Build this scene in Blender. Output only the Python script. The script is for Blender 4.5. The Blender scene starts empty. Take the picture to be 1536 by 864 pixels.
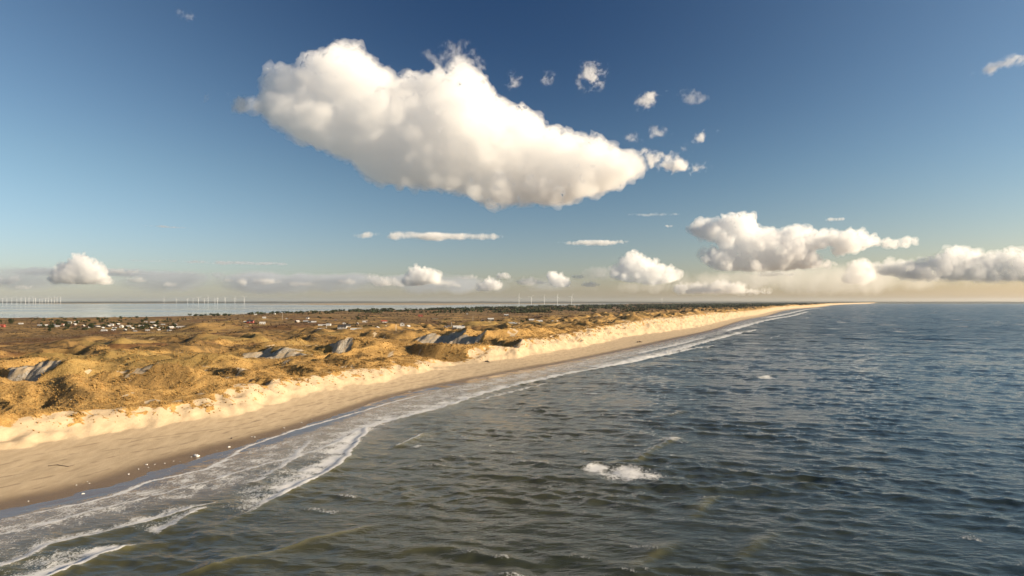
import bpy, bmesh, math, random
import numpy as np
from mathutils import Vector

R = math.radians
S = bpy.context.scene
COL = S.collection
rng = np.random.default_rng(7)
random.seed(7)

# ------------------------------------------------------------------ camera, light, exposure
H = 50.0                                   # the drone's height over the sea
F = 1024.0                                 # focal length in pixels of the 1536 px wide photograph
PITCH = math.atan((452.0 - 432.0) / F)
cam = bpy.data.objects.new('camera', bpy.data.cameras.new('camera'))
cam.data.lens = 24.0
cam.data.sensor_width = 36.0
cam.data.clip_start = 1.0
cam.data.clip_end = 200000.0
cam.location = (0, 0, H)
cam.rotation_euler = (math.pi / 2 + PITCH, 0, 0)
COL.objects.link(cam)
S.camera = cam

SUN_AZ = 97.0      # degrees clockwise from the view axis (+Y): the sun stands to the right
SUN_EL = 18.0
LOWL, LOWR = (0.88, 0.88, 1.16), (1.05, 0.88, 0.92)      # tint low in the sky, away from the sun and towards it
POLW, POLK, SKYGAM, SKYMUL = 3.0, (0.74, 0.63, 0.48), 1.15, (0.92, 0.95, 0.93)
sd = Vector((math.sin(R(SUN_AZ)) * math.cos(R(SUN_EL)), math.cos(R(SUN_AZ)) * math.cos(R(SUN_EL)), math.sin(R(SUN_EL))))
sun = bpy.data.objects.new('sun', bpy.data.lights.new('sun', 'SUN'))
sun.data.energy = 5.0
sun.data.angle = R(0.5)
sun.data.color = (1.0, 0.83, 0.60)
sun.rotation_euler = sd.to_track_quat('Z', 'Y').to_euler()
COL.objects.link(sun)

W = bpy.data.worlds.new('World')
S.world = W
W.use_nodes = True
wn, wl = W.node_tree.nodes, W.node_tree.links
bg = wn['Background']
sky = wn.new('ShaderNodeTexSky')
sky.sky_type = 'NISHITA'
sky.sun_disc = False
sky.sun_elevation = R(SUN_EL)
sky.sun_rotation = R(SUN_AZ)
sky.air_density = 1.0
sky.dust_density = 0.6
sky.ozone_density = 1.6
sky.altitude = 0
# the sky as a polarising filter shows it: deepest across the sun's direction, high up
def wmath(op, x, y=0.0, z=None, clamp=False):
    n = wn.new('ShaderNodeMath'); n.operation = op; n.use_clamp = clamp
    for i, v in enumerate((x, y) if z is None else (x, y, z)):
        if isinstance(v, bpy.types.NodeSocket): wl.new(v, n.inputs[i])
        else: n.inputs[i].default_value = v
    return n.outputs[0]
tc = wn.new('ShaderNodeTexCoord')
dt = wn.new('ShaderNodeVectorMath'); dt.operation = 'DOT_PRODUCT'
wl.new(tc.outputs['Generated'], dt.inputs[0]); dt.inputs[1].default_value = sd
sx = wn.new('ShaderNodeSeparateXYZ'); wl.new(tc.outputs['Generated'], sx.inputs[0])
c2 = wmath('MULTIPLY', dt.outputs['Value'], dt.outputs['Value'])
pol = wmath('POWER', wmath('SUBTRACT', 1.0, c2, clamp=True), POLW)
el = wn.new('ShaderNodeMapRange'); el.interpolation_type = 'SMOOTHSTEP'
wl.new(sx.outputs['Z'], el.inputs['Value'])
el.inputs['From Min'].default_value = -0.14; el.inputs['From Max'].default_value = 0.42
pol = wmath('MULTIPLY', pol, el.outputs['Result'])
gam = wn.new('ShaderNodeGamma'); gam.inputs['Gamma'].default_value = SKYGAM
sc_ = wn.new('ShaderNodeVectorMath'); sc_.operation = 'MULTIPLY'
wl.new(sky.outputs[0], sc_.inputs[0]); sc_.inputs[1].default_value = (0.1, 0.1, 0.1)
wl.new(sc_.outputs[0], gam.inputs['Color'])
mulc = wn.new('ShaderNodeCombineXYZ')
side = wn.new('ShaderNodeMapRange'); wl.new(sx.outputs['X'], side.inputs['Value'])
side.inputs['From Min'].default_value = -0.45; side.inputs['From Max'].default_value = 0.5
low = wn.new('ShaderNodeMapRange'); low.interpolation_type = 'SMOOTHSTEP'
wl.new(sx.outputs['Z'], low.inputs['Value'])
low.inputs['From Min'].default_value = 0.20; low.inputs['From Max'].default_value = 0.0
for i, k in enumerate(POLK):
    v_ = wmath('SUBTRACT', SKYMUL[i] * 10.0, wmath('MULTIPLY', pol, k * SKYMUL[i] * 10.0))
    wl.new(wmath('MULTIPLY', v_, wmath('MULTIPLY_ADD', low.outputs['Result'], wmath('MULTIPLY_ADD', side.outputs['Result'], LOWR[i] - LOWL[i], LOWL[i] - 1.0), 1.0)), mulc.inputs[i])
mm = wn.new('ShaderNodeVectorMath'); mm.operation = 'MULTIPLY'
wl.new(gam.outputs['Color'], mm.inputs[0]); wl.new(mulc.outputs[0], mm.inputs[1])
wl.new(mm.outputs[0], bg.inputs['Color'])
bg.inputs['Strength'].default_value = 0.070
W.cycles.sampling_method = 'MANUAL'
W.cycles.sample_map_resolution = 512

S.view_settings.view_transform = 'Standard'
S.view_settings.look = 'None'
S.view_settings.exposure = 1.05
S.view_settings.gamma = 1.0
S.view_settings.use_curve_mapping = False
S.render.engine = 'CYCLES'
C = S.cycles
C.use_denoising = True
C.max_bounces = 34
C.diffuse_bounces = 3
C.glossy_bounces = 3
C.transmission_bounces = 3
C.volume_bounces = 32
C.transparent_max_bounces = 16
C.use_adaptive_sampling = True
C.adaptive_threshold = 0.02
C.caustics_reflective = False
C.caustics_refractive = False
C.sample_clamp_indirect = 6.0

# ------------------------------------------------------------------ helpers
def ray(px, py):
    """unit-forward ray of a pixel of the photograph (1536 x 864), as (x, z) slopes per metre of Y"""
    a = (px - 768.0) / F
    e = (432.0 - py) / F
    c, s = math.cos(PITCH), math.sin(PITCH)
    f = c - e * s
    return a / f, (s + e * c) / f

def ground(px, py, z=0.0):
    ax, az = ray(px, py)
    Y = (z - H) / az
    return ax * Y, Y

_pr = np.random.default_rng(12345)
_perm = np.concatenate([_pr.permutation(1024)] * 2).astype(np.int32)
_ga = _pr.random(1024) * 2 * math.pi
_gc, _gs = np.cos(_ga).astype(np.float32), np.sin(_ga).astype(np.float32)
_g3 = _pr.normal(size=(1024, 3)); _g3 /= np.linalg.norm(_g3, axis=1)[:, None]

def noise2(x, y, seed=0):
    """gradient noise"""
    x = np.asarray(x, float); y = np.asarray(y, float)
    x = x + seed * 37.17; y = y + seed * 11.91
    xf = np.floor(x); yf = np.floor(y)
    fx = (x - xf).astype(np.float32); fy = (y - yf).astype(np.float32)
    xi = xf.astype(np.int64) & 1023; yi = yf.astype(np.int64) & 1023
    x1 = (xi + 1) & 1023; y1 = (yi + 1) & 1023
    u = fx * fx * fx * (fx * (fx * 6 - 15) + 10); v = fy * fy * fy * (fy * (fy * 6 - 15) + 10)
    p0, p1 = _perm[xi], _perm[x1]
    def g(p, j, dx, dy):
        h = _perm[p + j]
        return _gc[h] * dx + _gs[h] * dy
    n00 = g(p0, yi, fx, fy); n10 = g(p1, yi, fx - 1, fy)
    n01 = g(p0, y1, fx, fy - 1); n11 = g(p1, y1, fx - 1, fy - 1)
    return ((n00 * (1 - u) + n10 * u) * (1 - v) + (n01 * (1 - u) + n11 * u) * v).astype(float) * 1.5

def fbm2(x, y, oct=4, seed=0, gain=0.5, lac=2.03):
    a, s, t = 1.0, 0.0, 0.0
    for i in range(oct):
        s = s + a * noise2(x + 17.3 * i, y - 9.1 * i, seed + i)
        t += a; a *= gain; x = x * lac; y = y * lac
    return s / t * 1.7

def noise3(p, seed=0):
    p = p + np.array([seed * 7.31, seed * 3.17, seed * 1.73])
    pf = np.floor(p); f = p - pf
    i = pf.astype(np.int64) & 1023
    w = f * f * f * (f * (f * 6 - 15) + 10)
    out = 0
    for dx in (0, 1):
        px = _perm[(i[:, 0] + dx) & 1023]
        for dy in (0, 1):
            py = _perm[px + ((i[:, 1] + dy) & 1023)]
            for dz in (0, 1):
                g = _g3[_perm[py + ((i[:, 2] + dz) & 1023)]]
                d = g[:, 0] * (f[:, 0] - dx) + g[:, 1] * (f[:, 1] - dy) + g[:, 2] * (f[:, 2] - dz)
                out = out + d * (w[:, 0] if dx else 1 - w[:, 0]) * (w[:, 1] if dy else 1 - w[:, 1]) * (w[:, 2] if dz else 1 - w[:, 2])
    return out * 1.5

def sstep(a, b, x):
    t = np.clip((x - a) / (b - a), 0, 1)
    return t * t * (3 - 2 * t)

def mesh_np(name, verts, faces, mat=None, smooth=True, parent=None, attrs=None):
    """one mesh object from numpy arrays: faces is an (n, 3) or (n, 4) index array, or a list of both"""
    me = bpy.data.meshes.new(name)
    fl = faces if isinstance(faces, list) else [faces]
    nv = len(verts)
    me.vertices.add(nv)
    me.vertices.foreach_set('co', np.asarray(verts, np.float32).ravel())
    idx = np.concatenate([f.ravel() for f in fl]).astype(np.int32)
    tot = np.concatenate([np.full(len(f), f.shape[1], np.int32) for f in fl])
    start = np.concatenate([[0], np.cumsum(tot)[:-1]]).astype(np.int32)
    me.loops.add(len(idx)); me.loops.foreach_set('vertex_index', idx)
    me.polygons.add(len(tot))
    me.polygons.foreach_set('loop_start', start)
    me.polygons.foreach_set('loop_total', tot)
    me.update(calc_edges=True)
    me.polygons.foreach_set('use_smooth', np.full(len(tot), smooth, bool))
    for k, a in (attrs or {}).items():
        at = me.attributes.new(k, 'FLOAT', 'POINT')
        at.data.foreach_set('value', np.asarray(a, np.float32).ravel())
    if mat: me.materials.append(mat)
    o = bpy.data.objects.new(name, me)
    COL.objects.link(o)
    o.parent = parent
    return o

def grid_faces(nr, nc):
    i = np.arange(nr * nc).reshape(nr, nc)
    return np.stack([i[:-1, :-1].ravel(), i[:-1, 1:].ravel(), i[1:, 1:].ravel(), i[1:, :-1].ravel()], 1)

def tag(o, label=None, cat=None, group=None, kind=None):
    if label: o['label'] = label
    if cat: o['category'] = cat
    if group: o['group'] = group
    if kind: o['kind'] = kind
    return o

def empty(name, loc, rz=0.0):
    o = bpy.data.objects.new(name, None)
    COL.objects.link(o)
    o.location = loc; o.rotation_euler = (0, 0, rz)
    o.empty_display_size = 1.0
    return o

def copy_tree(o, parent=None):
    c = o.copy(); COL.objects.link(c); c.parent = parent
    for ch in list(o.children):
        copy_tree(ch, c)
    return c

class NT:
    """small helper round a node tree"""
    def __init__(self, name):
        self.m = bpy.data.materials.new(name); self.m.use_nodes = True
        self.n = self.m.node_tree.nodes; self.l = self.m.node_tree.links
        self.bsdf = self.n['Principled BSDF']; self.out = self.n['Material Output']
    def new(self, t, **kw):
        x = self.n.new(t)
        for k, v in kw.items(): setattr(x, k, v)
        return x
    def put(self, sock, v):
        if hasattr(v, 'links') or isinstance(v, bpy.types.NodeSocket): self.l.new(v, sock)
        elif isinstance(v, tuple) and len(v) == 3 and sock.type == 'RGBA': sock.default_value = (*v, 1)
        else: sock.default_value = v
    def math(self, op, a, b=0.0, c=None, clamp=False):
        x = self.new('ShaderNodeMath', operation=op, use_clamp=clamp)
        self.put(x.inputs[0], a); self.put(x.inputs[1], b)
        if c is not None: self.put(x.inputs[2], c)
        return x.outputs[0]
    def mix(self, f, a, b, mode='MIX'):
        x = self.new('ShaderNodeMix', data_type='RGBA', blend_type=mode)
        self.put(x.inputs[0], f); self.put(x.inputs[6], a); self.put(x.inputs[7], b)
        return x.outputs[2]
    def attr(self, name):
        return self.new('ShaderNodeAttribute', attribute_name=name).outputs['Fac']
    def pos(self):
        return self.new('ShaderNodeNewGeometry').outputs['Position']
    def noise(self, scale, detail=3.0, vec=None, rough=0.55, sx=None, dist=0.0):
        x = self.new('ShaderNodeTexNoise')
        x.inputs['Scale'].default_value = scale; x.inputs['Detail'].default_value = detail
        x.inputs['Roughness'].default_value = rough; x.inputs['Distortion'].default_value = dist
        v = vec if vec is not None else self.pos()
        if sx is not None:
            mp = self.new('ShaderNodeMapping'); self.l.new(v, mp.inputs['Vector'])
            mp.inputs['Rotation'].default_value = (0, 0, sx[3] if len(sx) > 3 else 0)
            mp.inputs['Scale'].default_value = sx[:3]; v = mp.outputs[0]
        self.l.new(v, x.inputs['Vector'])
        return x.outputs['Fac']
    def ramp(self, fac, a, b, lo=0.0, hi=1.0):
        x = self.new('ShaderNodeMapRange', interpolation_type='SMOOTHSTEP')
        self.put(x.inputs['Value'], fac); self.put(x.inputs['From Min'], a); self.put(x.inputs['From Max'], b)
        self.put(x.inputs['To Min'], lo); self.put(x.inputs['To Max'], hi)
        return x.outputs['Result']
    def bump(self, h, strength=0.5, dist=0.1):
        x = self.new('ShaderNodeBump')
        x.inputs['Strength'].default_value = strength; x.inputs['Distance'].default_value = dist
        self.l.new(h, x.inputs['Height'])
        return x.outputs['Normal']
    def set(self, **kw):
        for k, v in kw.items(): self.put(self.bsdf.inputs[k.replace('_', ' ')], v)
        return self.m

def plain(name, col, rough=0.8):
    t = NT(name)
    n = t.noise(0.35, 2.0)
    c2 = tuple(c * 0.72 for c in col)
    t.set(Base_Color=t.mix(n, c2, col), Roughness=rough)
    return t.m

# ------------------------------------------------------------------ clouds: real volumes of vapour, far beyond the land
def in_poly(pts, poly):
    x, y = pts[:, 0], pts[:, 1]
    ins = np.zeros(len(pts), bool)
    n = len(poly)
    for i in range(n):
        x1, y1 = poly[i]; x2, y2 = poly[(i + 1) % n]
        c = ((y1 > y) != (y2 > y)) & (x < (x2 - x1) * (y - y1) / ((y2 - y1) + 1e-9) + x1)
        ins ^= c
    return ins

def seg_dist(pts, line, closed=False):
    """distance of points to a polyline"""
    d = np.full(len(pts), 1e12)
    n = len(line)
    for i in range(n if closed else n - 1):
        a = np.asarray(line[i], float); b = np.asarray(line[(i + 1) % n], float)
        ab = b - a; t = np.clip(((pts - a) @ ab) / (ab @ ab + 1e-12), 0, 1)
        q = a + t[:, None] * ab
        d = np.minimum(d, np.hypot(pts[:, 0] - q[:, 0], pts[:, 1] - q[:, 1]))
    return d

_ico = {}
def ico(sub):
    if sub not in _ico:
        bm = bmesh.new(); bmesh.ops.create_icosphere(bm, subdivisions=sub, radius=1.0)
        v = np.array([x.co[:] for x in bm.verts]); f = np.array([[w.index for w in p.verts] for p in bm.faces]); bm.free()
        _ico[sub] = (v, f)
    return _ico[sub]

def cloud_mat(name, dens, aniso, col=(1, 1, 1)):
    m = bpy.data.materials.new(name); m.use_nodes = True
    n = m.node_tree.nodes; n.clear()
    out = n.new('ShaderNodeOutputMaterial'); pv = n.new('ShaderNodeVolumePrincipled')
    pv.inputs['Color'].default_value = (*col, 1); pv.inputs['Density'].default_value = dens
    pv.inputs['Anisotropy'].default_value = aniso
    m.node_tree.links.new(pv.outputs[0], out.inputs['Volume'])
    m.cycles.homogeneous_volume = True
    return m

def cloud(name, label, outline, D, dens_px, n=140, rmax=55, rmin=3, thick=0.5, vox=2.2, bill=(26, 9, 3.5), amp=(0.34, 0.33, 0.3),
          seed=1, group=None, col=(1, 1, 1), flat=1.0, aniso=0.2, lean=0.0, veil=0.0, vdens=0.03):
    """a cumulus: puffs packed into the traced outline at its true distance D, with a depth of its own, fused and roughened into
    billows. All sizes are given in photograph pixels and scaled by the distance."""
    r_ = np.random.default_rng(seed)
    poly = np.asarray(outline, float)
    lo, hi = poly.min(0), poly.max(0)
    cand = lo + (hi - lo) * r_.random((n * 12, 2))
    cand = cand[in_poly(cand, poly)]
    d = seg_dist(cand, poly, True)
    order = np.argsort(-d * (0.35 + 0.65 * r_.random(len(d))))
    keep = []
    for i in order:                                   # greedy packing: big puffs first
        if d[i] < rmin: continue
        ri = min(d[i], rmax)
        ok = True
        for j in keep:
            rj = min(d[j], rmax)
            if np.hypot(*(cand[i] - cand[j])) < 0.42 * max(ri, rj) : ok = False; break
        if ok: keep.append(i)
        if len(keep) >= n: break
    k = D / F                                         # metres per pixel at that distance
    sv, sf = ico(2)
    V, Fc, off = [], [], 0
    cx0 = (lo + hi) / 2
    for i in keep:
        px, py = cand[i]; r = min(d[i], rmax) * (0.94 + 0.1 * r_.random())
        dep = (r_.random() - 0.5) * 2 * thick * max(0.0, (d.max() * 1.15 - r)) + lean * (px - cx0[0])
        ax, az = ray(px, py)
        Y = D + dep * k
        P = np.array([ax * Y, Y, H + az * Y])
        V.append(P + sv * r * k * np.array([1, 1, flat])); Fc.append(sf + off); off += len(sv)
    o = mesh_np('tmp', np.concatenate(V), np.concatenate(Fc))
    md = o.modifiers.new('fuse', 'REMESH'); md.mode = 'VOXEL'; md.voxel_size = vox * k; md.use_smooth_shade = True
    dg = bpy.context.evaluated_depsgraph_get()
    me = bpy.data.meshes.new_from_object(o.evaluated_get(dg))
    bpy.data.objects.remove(o)
    nv = len(me.vertices)
    co = np.empty(nv * 3, np.float32); me.vertices.foreach_get('co', co); co = co.reshape(-1, 3).astype(float)
    c0 = co.mean(0)
    for b, a in zip(bill, amp):
        me.vertices.foreach_set('co', co.astype(np.float32).ravel()); me.update()
        nr = np.empty(nv * 3, np.float32); me.vertex_normals.foreach_get('vector', nr); nr = nr.reshape(-1, 3)
        q = (co - c0) / (b * k)
        q = q + 0.35 * np.stack([noise3(q * 0.7 + 5.1, seed + 3), noise3(q * 0.7 + 9.7, seed + 4), noise3(q * 0.7 - 3.3, seed + 5)], 1)
        nn = np.abs(noise3(q, seed + int(b * 10)))
        w = np.clip(0.95 + 0.95 * nr[:, 2], 0.15, 1.6)  # billows on top, smoother beneath
        co = co + nr * ((nn * 1.9 - 0.55) * a * b * k * w)[:, None]
    me.vertices.foreach_set('co', co.astype(np.float32).ravel()); me.update()
    nr = np.empty(nv * 3, np.float32); me.vertex_normals.foreach_get('vector', nr); nr = nr.reshape(-1, 3)
    ob = bpy.data.objects.new(name, me); COL.objects.link(ob)
    mid = co.mean(0)                                  # origin at the cloud's own middle
    me.vertices.foreach_set('co', (co - mid).astype(np.float32).ravel()); ob.location = mid
    me.update()
    me.materials.clear()
    me.materials.append(cloud_mat(name + '_vapour', dens_px / k, aniso, col))
    tag(ob, label, 'cloud', group)
    if veil:                                          # thin torn vapour round the dense body
        q = (co - c0) / (16.0 * k)
        nn = noise3(q, seed + 50) + 0.5 * noise3(q * 2.7, seed + 51)
        v2 = co + nr * ((veil * np.clip(0.55 + 1.5 * nn, 0.25, 2.4)) * k)[:, None]
        fc = np.empty(len(me.loops), np.int32); me.loops.foreach_get('vertex_index', fc)
        lt = np.empty(len(me.polygons), np.int32); me.polygons.foreach_get('loop_total', lt)
        if (lt == 4).all():
            mesh_np('vapour_veil', v2 - mid, fc.reshape(-1, 4), cloud_mat('veil_vapour', vdens / k, aniso, col), parent=ob)
    return ob

_torn = {}
def torn_mat(freq, dens, col, seed, soft, asp, cov):
    """vapour torn by noise: density fades from the middle of the puff outwards"""
    m = bpy.data.materials.new('torn_vapour'); m.use_nodes = True
    n = m.node_tree.nodes; l = m.node_tree.links; n.clear()
    out = n.new('ShaderNodeOutputMaterial'); pv = n.new('ShaderNodeVolumePrincipled')
    pv.inputs['Color'].default_value = (*col, 1); pv.inputs['Anisotropy'].default_value = 0.2
    tc = n.new('ShaderNodeTexCoord')
    mp = n.new('ShaderNodeMapping'); l.new(tc.outputs['Object'], mp.inputs['Vector'])
    mp.inputs['Scale'].default_value = (freq * asp[0], freq * asp[1], freq * asp[2]); mp.inputs['Location'].default_value = (seed * 3.7, seed * 1.9, seed)
    nz = n.new('ShaderNodeTexNoise'); nz.inputs['Scale'].default_value = 1.0; nz.inputs['Detail'].default_value = 4.0
    nz.inputs['Roughness'].default_value = 0.60; nz.inputs['Distortion'].default_value = 0.25
    l.new(mp.outputs[0], nz.inputs['Vector'])
    ln = n.new('ShaderNodeVectorMath'); ln.operation = 'DOT_PRODUCT'; l.new(tc.outputs['Object'], ln.inputs[0]); l.new(tc.outputs['Object'], ln.inputs[1])
    a = n.new('ShaderNodeMath'); a.operation = 'MULTIPLY_ADD'; l.new(ln.outputs['Value'], a.inputs[0]); a.inputs[1].default_value = -soft; l.new(nz.outputs['Fac'], a.inputs[2])
    mr = n.new('ShaderNodeMapRange'); mr.interpolation_type = 'SMOOTHSTEP'; l.new(a.outputs[0], mr.inputs['Value'])
    mr.inputs['From Min'].default_value = cov; mr.inputs['From Max'].default_value = cov + 0.2; mr.inputs['To Max'].default_value = dens
    l.new(mr.outputs['Result'], pv.inputs['Density'])
    l.new(pv.outputs[0], out.inputs['Volume'])
    return m

def wisp(name, label, px, py, rx, ry, D, dens_px, tilt=0.0, freq=2.2, depth=None, col=(1, 1, 1), seed=1, soft=0.42, group=None, stretch=1.0, cov=0.43):
    """a torn shred or a flat bank of vapour: an ellipsoid of air (sizes in photograph pixels at distance D) filled unevenly"""
    v, f = ico(4)
    k = D / F
    dep = depth if depth else max(rx * 0.5, ry)
    dm = max(rx, ry)
    o = mesh_np(name, v, f, torn_mat(freq, dens_px / k, col, seed, soft, (rx / dm * stretch, dep / dm, ry / dm), cov))
    ax, az = ray(px, py)
    o.location = (ax * D, D, H + az * D)
    o.scale = (rx * k, dep * k, ry * k)
    o.rotation_euler = (0, tilt, -math.atan(ax))
    tag(o, label, 'cloud', group)
    return o

# ------------------------------------------------------------------ the lie of the land, in metres (X right, Y ahead, Z up)
def world_line(pts, z=0.0):
    w = np.array([ground(*p, z) for p in pts])
    return w[np.argsort(w[:, 1])]

SHORE = world_line([(0, 767), (141, 736), (281, 692), (369, 667), (512, 621), (586, 596), (650, 581), (700, 571), (832, 547), (936, 526),
                    (1050, 501), (1141, 476), (1217, 462)])
SHORE = np.concatenate([[[-205, -160], [-160, 60]], SHORE, [[6000, 12000], [21000, 42000]]])

def smooth_curve(ctrl, n=4000, k=3):
    """monotone smooth interpolation x(y) with a log-like parameter"""
    y, x = ctrl[:, 1], ctrl[:, 0]
    p = np.log(y + 400.0)
    m = np.gradient(x, p)
    def f(Y):
        P = np.log(np.asarray(Y, float) + 400.0)
        i = np.clip(np.searchsorted(p, P) - 1, 0, len(p) - 2)
        h = p[i + 1] - p[i]; t = (P - p[i]) / h
        return ((2 * t**3 - 3 * t**2 + 1) * x[i] + (t**3 - 2 * t**2 + t) * h * m[i] + (-2 * t**3 + 3 * t**2) * x[i + 1] + (t**3 - t**2) * h * m[i + 1])
    return f
shore_x = smooth_curve(SHORE)

foot_w = world_line([(0, 672), (141, 651), (317, 627), (467, 593), (560, 574), (651, 556), (685, 545), (780, 536), (858, 522), (936, 505),
                     (1015, 494.6), (1050, 489)], 3.5)
FOOT_Y = np.concatenate([[-200, 100], foot_w[:, 1], [1700, 2600, 6000, 40000]])
FOOT_S = np.concatenate([[62, 62], shore_x(foot_w[:, 1]) - foot_w[:, 0], [40, 42, 45, 45]]) * 0.90
TOP_Y = np.array([-200, 180, 228, 251, 265, 281, 330, 365, 382, 419, 455, 480, 496, 512, 524, 546, 580, 638, 792, 939, 1075, 1369, 2000, 2976, 5400, 9000, 40000.])
TOP_Z = np.array([13, 13, 14.3, 10.5, 10.8, 11.7, 13, 11.0, 11.3, 10.5, 10.2, 10, 6.0, 4.4, 6, 16, 18.5, 17, 19, 20.5, 25, 25, 21, 20, 22, 24, 24.])
LAG = np.array([[-60000, -12000], [-4800, 1150], [-1450, 1880], [-1230, 2010], [-1075, 2400], [-957, 3500], [-533, 4266], [200, 6400], [1320, 10240], [2700, 15000], [8000, 22000], [12000, 30000]], float)

def lagoon_x(Y):
    return np.interp(Y, LAG[:, 1], LAG[:, 0])

# dunes that stand out: (px, py of the crest, its height, radius along the view, across it)
MOUNDS = [(338, 481, 20, 42, 46), (300, 486, 17, 30, 34), (430, 486, 17, 34, 60), (455, 522, 16, 16, 34), (560, 513, 17.5, 20, 55), (628, 519, 15.5, 20, 34),
          (470, 512, 13, 30, 40), (215, 546, 13.5, 16, 22), (75, 556, 15, 18, 30), (160, 505, 12, 30, 40), (60, 520, 12, 28, 40), (130, 585, 14, 12, 22), (20, 560, 15, 14, 16),
          (235, 520, 11.5, 20, 30), (690, 503, 16, 26, 46), (640, 507, 14, 22, 34), (760, 500, 15, 40, 50), (370, 560, 13.5, 10, 16), (300, 574, 13.5, 9, 16), (345, 548, 11.5, 12, 26)]
MOUNDS = [(*ground(px, py, z), z, ry, rx) for px, py, z, ry, rx in MOUNDS]
# wind-scooped hollows with bare sand: (px, py of the floor, floor height, floor radius, wall slope)
SCOOPS = [(10, 590, 8.0, 7.0, 0.95), (375, 543, 5.5, 15.0, 0.75), (418, 545, 5.5, 13.0, 0.8), (509, 540, 6.0, 4.0, 1.0), (646, 523, 4.5, 17.0, 0.7), (678, 528, 4.5, 14.0, 0.75),
          (187, 551, 9.0, 4.0, 0.7), (453, 572, 6.5, 2.5, 1.3), (397, 584, 8.0, 1.2, 1.6), (24, 632, 7.5, 2.6, 1.2), (520, 558, 8.5, 1.2, 1.4),
          (274, 505, 5.0, 22.0, 0.6), (225, 512, 5.5, 10, 0.6), (95, 532, 5.5, 14, 0.6), (340, 500, 9.0, 5.0, 0.7), (420, 508, 5.0, 16, 0.55), (735, 524, 7, 4.5, 0.9), (760, 527, 6, 3.5, 0.9), (100, 563, 8, 4, 0.8)]
SCOOPS = [(*ground(px, py, z), z, r, k) for px, py, z, r, k in SCOOPS]
BARE = [0, 1, 2, 3, 4, 5]

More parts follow.
